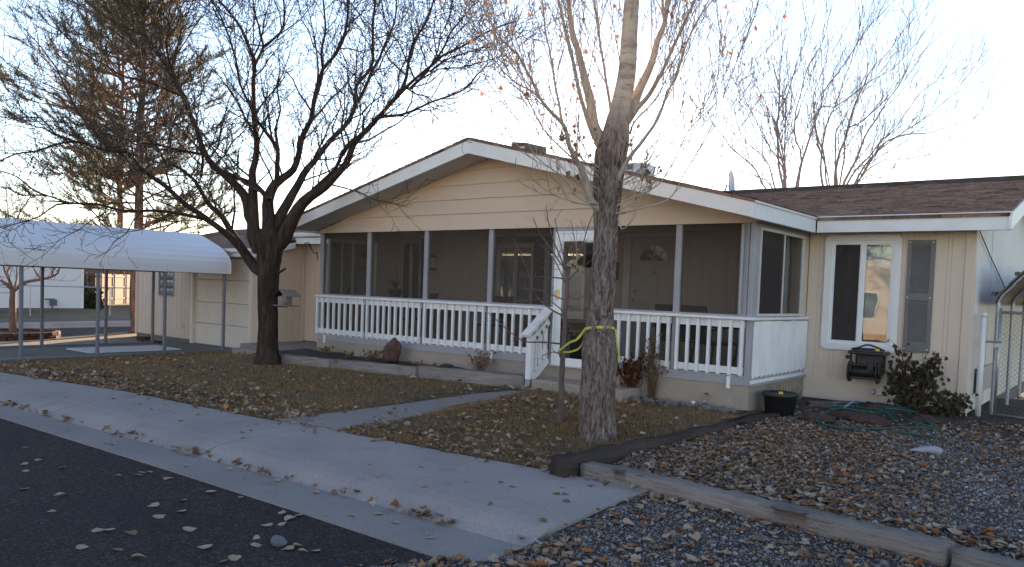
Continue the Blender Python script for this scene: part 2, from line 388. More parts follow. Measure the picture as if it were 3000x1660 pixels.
def cottonwood_bark():
    n = NT('cottonwood_bark')
    v = n.coord((23,23,4.2)); f = n.noise(1.7, 9, v, .68, 1.3)
    fur = n.ramp(f, [(.36, (.04,.026,.02)), (.45, (.16,.11,.088)), (.55, (.30,.235,.20)), (.70, (.42,.355,.315))])
    fur = n.mix(n.ramp(n.noise(1.0, 4, n.coord((2.4,2.4,.4))), [(.60, 0.0), (.68, .5)]), fur, (.34,.335,.36))
    sv = n.coord((3,3,7)); smo = n.ramp(n.noise(1.6, 7, sv, .6), [(.34, (.28,.20,.15)), (.48, (.47,.385,.305)), (.7, (.54,.45,.365))])
    sm_ = n.ramp(n.noise(2.2, 5, n.coord((2,2,9)), .6), [(.63, 0.0), (.70, .8)]); smo = n.mix(sm_, smo, (.12,.075,.05))
    sx = n.n('ShaderNodeSeparateXYZ'); n.l(n.tc.outputs['Object'], sx.inputs[0])
    h = n.math('ADD', sx.outputs['Z'], n.math('MULTIPLY_ADD', n.noise(1.2, 4, n.coord((4,4,1.2))), 1.6, -.8))
    k = n.n('ShaderNodeMapRange'); k.inputs['From Min'].default_value = 3.0; k.inputs['From Max'].default_value = 3.6; n.l(h, k.inputs['Value'])
    n.col(n.mix(k.outputs['Result'], fur, smo))
    hb = n.math('MULTIPLY', n.noise(2.4, 10, v, .75, .4), n.math('MULTIPLY_ADD', k.outputs['Result'], -.85, 1.0))
    n.bump(hb, 1.0, .035); n.set(Roughness=.95, Specular_IOR_Level=.15); return n.m
M['bark_cottonwood'] = cottonwood_bark()
# ---------------------------------------------------------------- the ground
def swb(x): return float(np.interp(x, [-40,-17,-13.8,-10.6,-7.8,-6.9,-5.2,-3.05], [1.2,3.7,4.5,5.02,5.16,5.3,5.44,5.6]))
def swf(x): return float(np.interp(x, [-40,-17,-12.5,-7,-3], [0.4,3.05,4.14,4.25,4.36]))
def flw(x): return float(np.interp(x, [-40,-17,-11.3,-7.4,-5,-3], [0.1,2.7,3.72,3.92,4.04,4.08])) - .02
def asp(x): return float(np.interp(x, [-40,-17,-10.2,-6.75,-5,-3], [-.4,2.3,3.36,3.47,3.51,3.53]))
def cl(t): return max(0.0, min(1.0, t))
def sm(t): t = cl(t); return t*t*(3-2*t)
def zl(x, y):
    z = -.112 + .13*sm((y-swb(x))/3.6)
    z += (-.19-z)*sm((-12.6-x)/3.3)*.95
    return z + .012*noise.noise(Vector((x*1.3, y*1.3, 2)))
GA, GB = onZ(1310,1630,-.25), onZ(985,1662,-.25)          # where the street surface meets the gravel
_gd = Vector((GB.x-GA.x, GB.y-GA.y)).normalized()
def gside(x, y):                                          # >0 on the gravel side
    return (x-GA.x)*(-_gd.y)*-1 + (y-GA.y)*(_gd.x)*-1
if gside(0.5, 1.5) < 0:
    _gs = -1
else: _gs = 1
def gdist(x, y): return gside(x, y)*_gs
def zgr(x, y):
    z = float(np.interp(y, [0,3.2,4.2,5.3,6.5,9,11], [-.25,-.225,-.2,-.135,-.06,-.01,.02]))
    if y < 4.3:
        d = gdist(x, y)
        if y < 3.6 or x > -3.02:
            if y < 3.6: z = min(z, -.262 + .045*cl(d/.18)) if d < .35 else z
    return z + .018*noise.noise(Vector((x*1.7, y*1.7, 5)))
def gridmesh(us, vs, P):
    V = [P(u, v) for v in vs for u in us]; n = len(us)
    F = [(j*n+i, j*n+i+1, (j+1)*n+i+1, (j+1)*n+i) for j in range(len(vs)-1) for i in range(n-1)]
    m = MB(); m.add(V, F); return m
def lin(a, b, n): return [a+(b-a)*i/(n-1) for i in range(n)]
def struct(name, mb, m, smooth=True): return tag(mb.build(name, m, None, smooth), kind='structure')

struct('ground', MB().add([(-260,-260,-.40),(260,-260,-.40),(260,260,-.40),(-260,260,-.40)], [(0,1,2,3)]), M['earth'])
struct('street', gridmesh(lin(-40,-2.0,39), lin(0,1,14), lambda x, t: (x, -6.5+(asp(x)+.02+6.5)*t, -.25)), M['asphalt'])
struct('street_beyond', MB().add([(-2.0,-6.5,-.253),(60,-6.5,-.253),(60,3.0,-.253),(-2.0,3.0,-.253)], [(0,1,2,3)]), M['asphalt'])
# pavement with a rolled kerb, cut into slabs by open joints
sw = MB(); gt = MB()
js = [-3.02,-6.93,-10.1,-13.3,-16.5,-19.8]
for a, b in zip(js[:-1], js[1:]):
    xs = lin(a-.009, b+.009, 12)
    def prof(x):
        B, Fr, Fl = swb(x), swf(x), flw(x)
        if x > -3.2: B += .1
        return [(B,-.30),(B,-.118),(B-.02,-.114),((B+Fr)/2,-.128),(Fr+.06,-.142),(Fr,-.150),(Fr*.78+Fl*.22,-.158),(Fr*.52+Fl*.48,-.180),(Fr*.28+Fl*.72,-.212),(Fl+.02,-.236),(Fl-.02,-.246),(Fl-.03,-.30)]
    V = []; 
    for x in xs: V += [(x + (.04*(y-5) if x > -3.1 else 0), y, z) for y, z in prof(x)]
    k = len(prof(-5)); F = [(i*k+j+1, (i+1)*k+j+1, (i+1)*k+j, i*k+j) for i in range(11) for j in range(k-1)]
    F.append(tuple(range(k))[::-1]); F.append(tuple(range(11*k, 12*k)))
    sw.add(V, F)
    V = []
    for x in lin(a-.002, b+.002, 12): V += [(x, flw(x)+.03, -.2395), (x, flw(x)-.12, -.2415), (x, asp(x)+.04, -.237), (x, asp(x), -.238), (x, asp(x)-.005, -.30)]
    F = [(i*5+j, (i+1)*5+j, (i+1)*5+j+1, i*5+j+1) for i in range(11) for j in range(4)]
    F.append((0,1,2,3,4)[::-1]); F.append(tuple(55+q for q in range(5)))
    gt.add(V, F)
struct('pavement', sw, M['concrete'], False); struct('gutter', gt, M['gutterc'], False)
def wl(y): return -7.52 + .135*(y-5.1)*(1 if y < 8.6 else 1.0) + (.0 if y < 8.6 else .25*(y-8.6))
struct('lawn_beside_tree', gridmesh(lin(-16.06,-6.9,74), lin(0,1,50), lambda x, t: (x, swb(x)-.01+(10.5-swb(x))*t, zl(x, swb(x)+(10.5-swb(x))*t)-(.06 if x > wl(swb(x)+(10.5-swb(x))*t)+.02 else 0))), M['lawn_soil'])
struct('lawn_strip', gridmesh(lin(-6.72,-3.70,40), lin(0,1,50), lambda x, t: (x, swb(x)-.01+(9.7-swb(x))*t, zl(x, swb(x)+(9.7-swb(x))*t)+.02*sm((swb(x)+(9.7-swb(x))*t-8.5)))), M['lawn_soil'])
wk = MB()
def wl(y): return -7.52 + .135*(y-5.1)*(1 if y < 8.6 else 1.0) + (.0 if y < 8.6 else .25*(y-8.6))
ys = [5.25, 6.72, 8.1, 9.02]
for a, b in zip(ys[:-1], ys[1:]):
    a += .004; b -= .004
    def qz(x, y): return -.10 + .115*sm((y-5.2)/3.7)
    P = []
    for y in (a, b): P += [(wl(y), y, qz(0,y)), (-6.62+.03*(y-5.2), y, qz(0,y))]
    wk.hexa([(P[0][0],a,-.3),(P[1][0],a,-.3),(P[3][0],b,-.3),(P[2][0],b,-.3), P[0], P[1], P[3], P[2]])
struct('walkway', wk, M['walkc'], False)
struct('driveway', gridmesh(lin(-20.3,-16.02,8), lin(0,1,12), lambda x, t: (x, swb(x)-.02+(10.34-swb(x))*t, -.196+.02*t)), M['drivec'])
struct('gravel_bed', gridmesh(lin(-3.72,3.0,60), lin(.6,14.5,110), lambda x, y: (x, y, zgr(x, y) if (x > -3.02-.02 or y > 5.75 or y < 3.56) else -.3)), M['gravel_bed'])
struct('planter_soil', gridmesh(lin(-12.9,-7.05,30), lin(0,1,8), lambda x, t: (x, np.interp(x,[-12.9,-11.7,-7.05],[8.35,8.25,9.12])+t*(9.52-np.interp(x,[-12.9,-11.7,-7.05],[8.35,8.25,9.12])), .10+.05*noise.noise(Vector((x*2,t*3,1)))+.03*t)), M['soil'])
struct('patio_slab', MB().box(-14.5,-12.48,8.95,11.49,-.3,.05), M['walkc'], False)
struct('patio_slab', MB().box(-15.57,-14.51,9.8,11.49,-.3,.04), M['walkc'], False)
struct('flower_bed', gridmesh(lin(-5.95,-3.78,20), lin(9.18,9.52,6), lambda x, y: (x, y, .035+.03*noise.noise(Vector((x*3,y*3,9))))), M['soil'])
struct('rose_bed', gridmesh(lin(-3.76,-1.55,24), lin(9.9,11.52,18), lambda x, y: (x, y, .005+.05*sm((y-10.0)/.8)+.03*noise.noise(Vector((x*2.3,y*2.3,4))))), M['soil'])
# the far side of the plot on the left
NE = [(-19.6,2.6),(-20.5,5.6),(-21.9,8.4),(-23.5,11),(-24.2,14),(-24.4,45)]
def ne(y): return float(np.interp(y, [p[1] for p in NE], [p[0] for p in NE]))
def fe(y): return float(np.interp(y, [-20,5,8,12,45], [-26.2,-26.3,-26.7,-27.6,-28.2]))
struct('side_verge', gridmesh(lin(0,1,8), lin(3.0,30,40), lambda t, y: (ne(y)+(( -20.28 if y < 10.3 else -21.3)-ne(y))*t, y, -.215+.03*t)), M['far_grass'])
struct('side_street', gridmesh(lin(0,1,6), lin(-20,45,60), lambda t, y: (fe(y)+(ne(max(y,3.0))-fe(y))*t+.03, y, -.33)), M['asphalt'])
def fk(t, y):
    x = fe(y); pr = [(.02,-.34),(0,-.30),(-.35,-.30),(-.40,-.24),(-.48,-.215),(-1.5,-.21),(-1.52,-.25)]
    return (x+pr[t][0], y, pr[t][1])
struct('far_kerb', gridmesh(range(7), lin(-10,45,40), fk), M['concrete'], False)
struct('far_lawn', gridmesh(lin(-70,0,12), lin(-20,45,20), lambda x, y: (fe(y)-1.45+x, y, -.245)), M['far_grass'])

# ---------------------------------------------------------------- scattered ground cover
def infrust(P, mx=.06, zmin=.5):
    d = P - np.array(CAM); z = d @ np.array(CF); x = (d @ np.array(CR))/np.maximum(z,.01); y = -(d @ np.array(CU))/np.maximum(z,.01)
    return (z > zmin) & (x > -.651-mx) & (x < .651+mx) & (y < (1660-CY)/FPX+mx)
def rotm(yaw, tx, ty):
    n = len(yaw); c, s = np.cos(yaw), np.sin(yaw)
    Rz = np.zeros((n,3,3)); Rz[:,0,0]=c; Rz[:,0,1]=-s; Rz[:,1,0]=s; Rz[:,1,1]=c; Rz[:,2,2]=1
    c, s = np.cos(tx), np.sin(tx); Rx = np.zeros((n,3,3)); Rx[:,0,0]=1; Rx[:,1,1]=c; Rx[:,1,2]=-s; Rx[:,2,1]=s; Rx[:,2,2]=c
    c, s = np.cos(ty), np.sin(ty); Ry = np.zeros((n,3,3)); Ry[:,0,0]=c; Ry[:,0,2]=s; Ry[:,2,0]=-s; Ry[:,2,2]=c; Ry[:,1,1]=1
    return Rx @ Ry @ Rz
def inst(bv, bf, pos, rot, scl, tint, jit=0):
    N, K = len(pos), len(bv)
    v = np.broadcast_to(bv[None], (N,K,3)) if bv.ndim == 2 else bv
    if jit: v = v*(1+nrng.uniform(-jit, jit, (N,K,1)))
    v = v*scl[:,None,:]
    v = np.einsum('nij,nkj->nki', rot, v) + pos[:,None,:]
    f = (bf[None]+np.arange(N)[:,None,None]*K).reshape(-1, bf.shape[1])
    return v.reshape(-1,3), f, np.repeat(tint, K, 0)
PHI = (1+5**.5)/2
ICO = np.array([(-1,PHI,0),(1,PHI,0),(-1,-PHI,0),(1,-PHI,0),(0,-1,PHI),(0,1,PHI),(0,-1,-PHI),(0,1,-PHI),(PHI,0,-1),(PHI,0,1),(-PHI,0,-1),(-PHI,0,1)])/math.hypot(1,PHI)
ICOF = np.array([(0,11,5),(0,5,1),(0,1,7),(0,7,10),(0,10,11),(1,5,9),(5,11,4),(11,10,2),(10,7,6),(7,1,8),(3,9,4),(3,4,2),(3,2,6),(3,6,8),(3,8,9),(4,9,5),(2,4,11),(6,2,10),(8,6,7),(9,8,1)])
def pal(n, cols, w, var=.18):
    c = np.array(cols)[nrng.choice(len(cols), n, p=np.array(w)/sum(w))]
    return c*nrng.uniform(1-var, 1+var, (n,1))
def gravel_ok(x, y):
    if y > 5.62: return x > -3.62+.0*y
    if y > 3.56: return x > -3.0+.04*(y-5)
    return gdist(x, y) > .02
def surf_z(x, y):
    """height of whatever lies uppermost at x, y"""
    if x > -3.62 and y > 5.62 or (x > -2.98 and y <= 5.62): return zgr(x, y) if gravel_ok(x, y) or y > 3.5 else -.25
    if y < asp(x): return -.25 if not gravel_ok(x, y) or x < -3.3 else max(-.25, zgr(x, y))
    if y < flw(x): return -.238
    if y < swf(x): return -.236+.09*sm((y-flw(x))/(swf(x)-flw(x)))
    if y < swb(x): return -.148+.034*(y-swf(x))/(swb(x)-swf(x))
    if wl(y) < x < -6.6 and y < 9.0: return -.10+.115*sm((y-5.2)/3.7)
    return zl(x, y)
# gravel stones
N = 150000
gy = nrng.uniform(1.6, 11.3, N); gx = nrng.uniform(-3.65, 2.7, N)
P = np.stack([gx, gy, np.zeros(N)], 1)
d2 = np.hypot(gx, gy)
keep = infrust(P, .26) & (nrng.random(N) < np.clip(1.25-(d2-3)*.085, .4, 1))
P = P[keep]; P = np.array([p for p in P if gravel_ok(p[0], p[1]) and not (p[1] > 10.4)])
P[:,2] = [zgr(x, y) for x, y, _ in P]
N = len(P); d2 = np.hypot(P[:,0], P[:,1])
sz = nrng.lognormal(-4.98, .36, N)*np.clip(.95+.04*(d2-3), .9, 1.3)
scl = np.stack([sz*nrng.uniform(.8,1.35,N), sz*nrng.uniform(.7,1.1,N), sz*nrng.uniform(.45,.8,N)], 1)
P[:,2] += sz*nrng.uniform(.0,.55,N)
tc = pal(N, [(.225,.195,.19),(.16,.138,.135),(.31,.28,.28),(.22,.16,.125),(.105,.085,.076),(.45,.42,.42),(.165,.115,.09)], [26,20,14,17,9,4,10], .2)
v, f, c = inst(ICO, ICOF, P, rotm(nrng.uniform(0,6.28,N), nrng.normal(0,.4,N), nrng.normal(0,.4,N)), scl, tc, .22)
np_mesh('gravel', v, f, M['stone_tint'], None, c, True, 'stuff')
# leaf shapes: heart-shaped, folded and curled
LF = np.array([(0,5,4),(0,1,5),(1,6,5),(1,2,6),(2,7,6),(2,8,7),(2,3,8),(0,9,10),(0,10,1),(1,10,11),(1,11,2),(2,11,12),(2,12,13),(2,13,3)])
def leaf_shape(r, fold, curl, wid=1.0, twist=0):
    Lh = [(-.22,-.56),(-.46,-.36),(-.52,-.05),(-.35,.22),(-.14,.46)]
    pts = [(0,-.44),(0,-.1),(0,.22),(0,.66)]+Lh+[(-x, y) for x, y in Lh]
    # tip comes from pulling 2 forward, 5/8 are the shoulders
    V = []
    for x, y in pts:
        x2 = x*wid*(1+r.uniform(-.12,.12)); y2 = y*(1+r.uniform(-.08,.08))
        V.append((x2, y2, fold*abs(x2)+curl*(y2*y2)+twist*x2*y2+r.uniform(-.03,.03)))
    V = np.array(V); V[:,2] -= V[:,2].min(); return V
LV = [leaf_shape(rng, rng.uniform(.1,.9), rng.uniform(-.5,.9), rng.uniform(.75,1.1), rng.uniform(-.8,.8)) for _ in range(10)]
LV.append(leaf_shape(rng, 1.6, .3, .6, .3)); LV.append(leaf_shape(rng, 1.2, -.6, .5, 0))
TANS = [(.40,.30,.215),(.32,.225,.155),(.26,.165,.105),(.36,.175,.08),(.19,.115,.075),(.46,.375,.29),(.30,.115,.05)]
def litter(name, P, w, smin, smax, tilt=.35, lift=.012):
    n = len(P); V = []; F = []; C = []; off = 0
    var = nrng.integers(0, len(LV), n); sz = nrng.uniform(smin, smax, n); tc = pal(n, TANS, w, .2)
    for k in range(len(LV)):
        m = var == k
        if not m.any(): continue
        q = P[m].copy(); q[:,2] += nrng.uniform(.0, lift, m.sum())
        v, f, c = inst(LV[k], LF, q, rotm(nrng.uniform(0,6.28,m.sum()), nrng.normal(0,tilt,m.sum()), nrng.normal(0,tilt,m.sum())), np.repeat(sz[m][:,None],3,1), tc[m])
        V.append(v); F.append(f+off); C.append(c); off += len(v)
    return np_mesh(name, np.concatenate(V), np.concatenate(F), M['leaf_tint'], None, np.concatenate(C), False, 'stuff')
def cand(n, x0, x1, y0, y1, dens):
    x = nrng.uniform(x0,x1,n); y = nrng.uniform(y0,y1,n); q = np.stack([x,y,np.zeros(n)],1)
    q = q[infrust(q,.2)]; out = [p for p in q if rng.random() < dens(p[0],p[1])]
    for p in out: p[2] = surf_z(p[0],p[1])
    return np.array(out)
def dens_gr(x, y):
    if not gravel_ok(x, y) or y > 11.3: return 0
    nz = noise.noise(Vector((x*.9, y*.9, 3))) + .5*noise.noise(Vector((x*2.6, y*2.6, 8)))
    if y < 5.4: base = .20 + .26*nz; base += .5*math.exp(-((y-5.35+.1*x)/.22)**2) + .55*math.exp(-(((x+3.05)**2+(y-3.75)**2)/.14)) + .3*math.exp(-(gdist(x,y)/.22)**2)*(y < 3.6)
    else:
        base = .88*math.exp(-max(0, (x+2.3))**2/.55)*math.exp(-max(0, y-7.6)**2/3.0) + .16 + .38*nz
        if y > 9.6: base = max(base, .4)
        base += .35*math.exp(-((y-5.75)/.3)**2)
    return cl(base)
litter('leaf_litter_on_gravel', cand(44000, -3.62, 2.4, 2.2, 11.4, dens_gr), [15,24,30,9,20,2,6], .022, .054, .3, .018)
def dens_lw(x, y):
    if x < -7.3:
        e = math.exp(-((y-swb(x))/.75)**2)
        n_ = noise.noise(Vector((x*.8,y*.8,6)))
        return cl(.05+.85*e*(.75+.8*n_)+.10*n_) if y > swb(x)+.02 and y < 9.2 and x > -15.9 else 0
    if wl(y) < x < -6.6: return .03 if y < 8.7 else .5
    if x > -3.72: return 0
    n_ = noise.noise(Vector((x*1.1,y*1.1,16)))
    return cl(.20+.45*n_+.50*math.exp(-((y-swb(x))/.55)**2)+.25*math.exp(-((x+5.6)**2+(y-6.3)**2)/.8)) if swb(x)+.02 < y < 9.3 else 0
litter('leaf_litter_on_lawn', cand(16000, -16, -3.7, 4.3, 9.4, dens_lw), [26,26,18,8,14,6,3], .035, .07, .3, .045)
def dens_kerb(x, y):
    if x > -3.1: return 0
    a = .9*math.exp(-((y-flw(x)-.03)/.045)**2)*(.55+1.3*noise.noise(Vector((x*1.6,3,3)))) if y > flw(x)-.06 else 0
    b = .22*math.exp(-((y-swb(x)+.03)/.07)**2) if y < swb(x) else 0
    return cl(a+b)
litter('leaf_litter_in_gutter', cand(9000, -13, -3.1, 3.5, 5.6, dens_kerb), [24,20,24,5,22,8,2], .03, .07, .4, .02)
# grass blades
def blades(name, n, x0, x1, y0, y1, ok, hmin, hmax, wd, cols, w):
    x = nrng.uniform(x0,x1,n); y = nrng.uniform(y0,y1,n); q = np.stack([x,y,np.zeros(n)],1); q = q[infrust(q,.05)]
    q = np.array([p for p in q if ok(p[0],p[1])]); q[:,2] = [zl(p[0],p[1])-.004 for p in q]; n = len(q)
    h = nrng.uniform(hmin,hmax,n)*(1+.4*np.array([noise.noise(Vector((p[0]*2,p[1]*2,1))) for p in q])); a = nrng.uniform(0,6.28,n); ln = nrng.uniform(.2,1.3,n)
    wv = wd*nrng.uniform(.6,1.3,n)
    dx, dy = np.cos(a), np.sin(a)
    v = np.zeros((n,3,3)); v[:,0] = q; v[:,1] = q; v[:,2] = q
    v[:,0,0] -= dy*wv/2; v[:,0,1] += dx*wv/2; v[:,1,0] += dy*wv/2; v[:,1,1] -= dx*wv/2
    v[:,2,0] += dx*h*ln; v[:,2,1] += dy*h*ln; v[:,2,2] += h
    t = pal(n, cols, w, .25)
    pt = np.array([.5+.9*noise.noise(Vector((p[0]*.9,p[1]*.9,12))) for p in q])[:,None].clip(0,1)
    t = t*(1-pt) + t*np.array([[1.25,1.08,.85]])*pt
    np_mesh(name, v.reshape(-1,3), np.arange(3*n).reshape(-1,3), M['grass'], None, np.repeat(t,3,0), False, 'stuff')
blades('grass', 125000, -16, -7.4, 4.3, 10.3, lambda x, y: y > swb(x)+.02 and x < wl(y)+.02 and not (x > -12.4 and y > 8.45+.09*(x+11.5)), .02, .05, .006,
       [(.33,.22,.115),(.225,.155,.08),(.44,.295,.175),(.16,.122,.056)], [34,28,24,14])
blades('grass_by_walkway', 75000, -6.65, -3.72, 5.3, 9.4, lambda x, y: y > swb(x)+.02 and not (y > 9.15 and x > -5.9), .025, .055, .0045,
       [(.32,.215,.118),(.22,.152,.08),(.43,.29,.18),(.16,.12,.058)], [34,26,26,14])
# single leaves one can count: on the street, the pavement and the nearest gravel
LM = [M['leaf_tan'], M['leaf_brown'], M['leaf_orange']]
leaf_me = {}
def one_leaf(x, y, k, mi, s, grp, label, z=None):
    key = (k, mi)
    if key not in leaf_me:
        V = LV[k]*np.array([1,1,.45]); me = bpy.data.meshes.new('fallen_leaf'); me.from_pydata([tuple(p) for p in V], [], [tuple(int(i) for i in f) for f in LF]); me.materials.append(LM[mi]); leaf_me[key] = me
    o = bpy.data.objects.new('fallen_leaf', leaf_me[key]); COL.objects.link(o)
    o.location = (x, y, (surf_z(x, y) if z is None else z)+.004); o.scale = (s,)*3
    o.rotation_euler = (rng.gauss(0,.12), rng.gauss(0,.12), rng.uniform(0,6.28))
    return tag(o, label, 'leaf', grp)
SA = [(190,545),(295,637),(183,667),(475,693),(198,722),(890,758),(1130,727),(1050,748),(1075,732),(180,857),(1385,942),(1160,983),(1372,1027),(390,1022),(1205,1062),(735,1165),(815,1162),(990,1188),(1820,917),(2130,1037),(2258,1055),(2008,1130),(2130,1123),(1935,1227),(1935,1283),(2245,1285),(2170,1308),(1045,1375),(1770,1382),(1690,1405),(890,1315),(1590,880),(2180,1080),(1265,777),(620,1300),(450,905),(1430,1165),(1550,1300),(2285,1330),(2390,1325)]
for zx, zy in SA:
    p = onZ(zx*.3882, 1100+zy*.3882, -.25)
    one_leaf(p.x, p.y, rng.randrange(12), 0 if rng.random() < .8 else 1, rng.uniform(.05,.085), 'single leaves on the street', 'dry pale leaf lying by itself on the dark asphalt street')
SP = [(1018,410,.4),(1843,300,.4),(1975,390,.4),(1680,605,.4)]
for zx, zy, _ in SP:
    p = onZ(1200+zx*.2329, 1380+zy*.2329, -.14); one_leaf(p.x, p.y, rng.randrange(12), 1, .06, 'single leaves on the pavement', 'dry leaf lying by itself on the grey pavement slabs')
for _ in range(34):
    x = rng.uniform(-11,-3.3); y = rng.uniform(swf(x), swb(x)-.1)
    one_leaf(x, y, rng.randrange(12), rng.choice((0,1,1)), rng.uniform(.03,.06), 'single leaves on the pavement', 'dry leaf lying by itself on the grey pavement slabs')
for _ in range(14):
    x = rng.uniform(-9,-3.3); y = rng.uniform(asp(x)+.04, flw(x)-.05)
    one_leaf(x, y, rng.randrange(12), 0, rng.uniform(.04,.07), 'single leaves in the gutter', 'dry leaf lying in the flat concrete gutter')
cnt = 0
while cnt < 190:
    x = rng.uniform(-3.2,.3); y = rng.uniform(2.2,6.2)
    if not gravel_ok(x,y) or not infrust(np.array([[x,y,-.2]]),.0)[0] or rng.random() > .25+dens_gr(x,y): continue
    if -.1 < y-(5.72-.09*(x+3.7)) < .22 : continue
    one_leaf(x, y, rng.randrange(12), rng.choice((0,0,0,1,1,2)), rng.uniform(.05,.085), 'larger leaves on the near gravel', 'large dry leaf lying on the gravel in front', zgr(x,y)+.018); cnt += 1
# ---------------------------------------------------------------- the house (one thing: main body, screened porch and attached garage)
H = thing('house', (-8.1, 11.5, 0), 'single storey tan house with screened gabled porch, white railing and attached garage', 'house')
def part(name, mb, m, parent=None, smooth=False, label=None):
    o = mb.build(name, m, parent or H, smooth)
    if label: o['label'] = label
    return o
def grooved(mb, ax, a0, a1, z0, z1, face, sgn, pitch=.203, gw=.011, gd=.007, twin=.05):
    """vertical-groove siding: outward face at `face` (Y for ax='x', X for ax='y'), sgn = outward direction"""
    xs = [(a0, 0)]
    k = math.ceil(a0/pitch)
    while k*pitch < a1:
        for off in (0, twin):
            g = k*pitch+off
            if g-gw > a0+.01 and g+gw < a1-.01:
                xs += [(g-gw/2, 0), (g-gw/2+.002, -gd), (g+gw/2-.002, -gd), (g+gw/2, 0)]
        k += 1
    xs.append((a1, 0))
    V = []
    for a, d in xs:
        q = face+sgn*d
        for z in (z0, z1): V.append((a, q, z) if ax == 'x' else (q, a, z))
    F = [(2*i, 2*i+2, 2*i+3, 2*i+1) for i in range(len(xs)-1)]
    if (ax == 'x') == (sgn > 0): F = [f[::-1] for f in F]
    mb.add(V, F)
    b0, b1 = sorted((face-sgn*.012, face-sgn*.10))
    if ax == 'x': mb.box(a0, a1, b0, b1, z0, z1)
    else: mb.box(b0, b1, a0, a1, z0, z1)
def wall_open(ax, a0, a1, z0, z1, face, sgn, ops, **kw):
    mb = MB(); cur = a0
    for o0, o1, p0, p1 in sorted(ops):
        grooved(mb, ax, cur, o0, z0, z1, face, sgn, **kw)
        if p0 > z0: grooved(mb, ax, o0, o1, z0, p0, face, sgn, **kw)
        if p1 < z1: grooved(mb, ax, o0, o1, p1, z1, face, sgn, **kw)
        cur = o1
    grooved(mb, ax, cur, a1, z0, z1, face, sgn, **kw)
    return mb
def ring_x(mb, x0, x1, z0, z1, w, y0, y1, ch=0):        # picture-frame board in the xz plane, chamfered outer corners
    b = [(x0,z0),(x1,z0),(x1,z1),(x0,z1)]
    if not ch:
        mb.box(x0,x1,y0,y1,z0,z0+w); mb.box(x0,x1,y0,y1,z1-w,z1); mb.box(x0,x0+w,y0,y1,z0+w,z1-w); mb.box(x1-w,x1,y0,y1,z0+w,z1-w)
    else:
        mb.prism([(x0+ch,z0),(x1-ch,z0),(x1,z0+ch),(x1,z0+w),(x0,z0+w),(x0,z0+ch)], 'y', y0, y1)
        mb.prism([(x0,z1-w),(x1,z1-w),(x1,z1-ch),(x1-ch,z1),(x0+ch,z1),(x0,z1-ch)], 'y', y0, y1)
        mb.box(x0,x0+w,y0,y1,z0+w,z1-w); mb.box(x1-w,x1,y0,y1,z0+w,z1-w)
    return mb
def ring_y(mb, y0, y1, z0, z1, w, x0, x1):              # same in the yz plane
    mb.box(x0,x1,y0,y1,z0,z0+w); mb.box(x0,x1,y0,y1,z1-w,z1); mb.box(x0,x1,y0,y0+w,z0+w,z1-w); mb.box(x0,x1,y1-w,y1,z0+w,z1-w)
    return mb

YM, XR = 11.505, -1.73           # main front wall, right gable wall
# --- main walls
WX0, WX1, WZ0, WZ1 = -3.485, -2.66, .86, 2.28
part('wall', wall_open('x', -3.80, XR, .06, 2.46, YM, -1, [(WX0, WX1, WZ0, WZ1)]), M['tan'])
DX0, DX1 = -6.73, -5.87
PW = [(-13.32+.9, -12.42+.9, 1.1, 2.34)]                 # back windows inside the porch
part('wall', wall_open('x', -12.4, -3.82, .36, 2.46, YM, -1, [(DX0-.05, DX1+.05, .40, 2.43), (-8.48,-7.66,1.05,2.27), (-9.62,-8.80,1.05,2.27), (-12.30,-11.72,1.05,2.36)]), M['tan'])
part('wall', wall_open('x', -15.60, -12.46, .06, 2.42, YM, -1, []), M['tan'])
gw = MB(); grooved(gw, 'y', YM+.012, 18.5, .06, 2.44, XR, 1)
gw.prism([(YM, 2.44), (18.5, 2.44), (15.0, 3.42)], 'x', XR-.10, XR); part('wall', gw, M['pale_siding'], label='pale end wall of the house')
bw = MB(); bw.box(-15.6, XR-.1, 18.4, 18.5, .0, 2.44); bw.box(-15.6,-15.5, YM+.1, 18.4, 0, 2.44); bw.prism([(YM,2.44),(18.5,2.44),(15.0,3.42)], 'x', -15.6,-15.5); part('wall', bw, M['tan'])
part('foundation', MB().box(-15.55, XR-.04, YM+.03, 18.45, -.2, .06), M['block'])
ct = MB(); ct.bbox(XR-.10, XR+.018, YM-.018, YM+.085, .03, 2.44); part('corner_trim', ct, M['tan'])
bt = MB(); bt.box(-3.79, XR-.11, YM-.006, YM, .058, .345); part('skirting_board', bt, M['tan'])
# --- main roof, stepped shingle courses as real laps
def courses(mb, x0, x1, ya, za, yb, zb, n, t=.009):
    for i in range(n):
        p, q = i/n, (i+1)/n
        y0, z0, y1, z1 = ya+(yb-ya)*p, za+(zb-za)*p, ya+(yb-ya)*q, za+(zb-za)*q
        mb.add([(x0,y0,z0),(x1,y0,z0),(x1,y0,z0+t),(x0,y0,z0+t),(x1,y1,z1+.001),(x0,y1,z1+.001)], [(0,1,2,3),(3,2,4,5)])
EZ, EY, RY, RZ = 2.595, 11.10, 15.0, 3.565
rf = MB(); courses(rf, -15.9, -1.31, EY, EZ, RY, RZ, 28, .014); courses(rf, -15.9, -1.31, 18.9, EZ, RY, RZ, 28)
rf.prism([(EY,EZ-.02),(RY,RZ-.02),(18.9,EZ-.02),(18.9,EZ-.06),(RY,RZ-.07),(EY,EZ-.06)], 'x', -15.9, -1.32)
part('roof', rf, M['shingle'])
fa = MB(); fa.box(-3.59, -1.335, 11.125, 11.155, 2.375, 2.575); part('fascia', fa, M['white'])
dr = MB(); dr.box(-3.59, -1.30, 11.085, 11.14, 2.578, 2.592); dr.box(-3.60,-1.30, 11.108, 11.122, 2.535, 2.577); part('drip_edge', dr, M['white'])
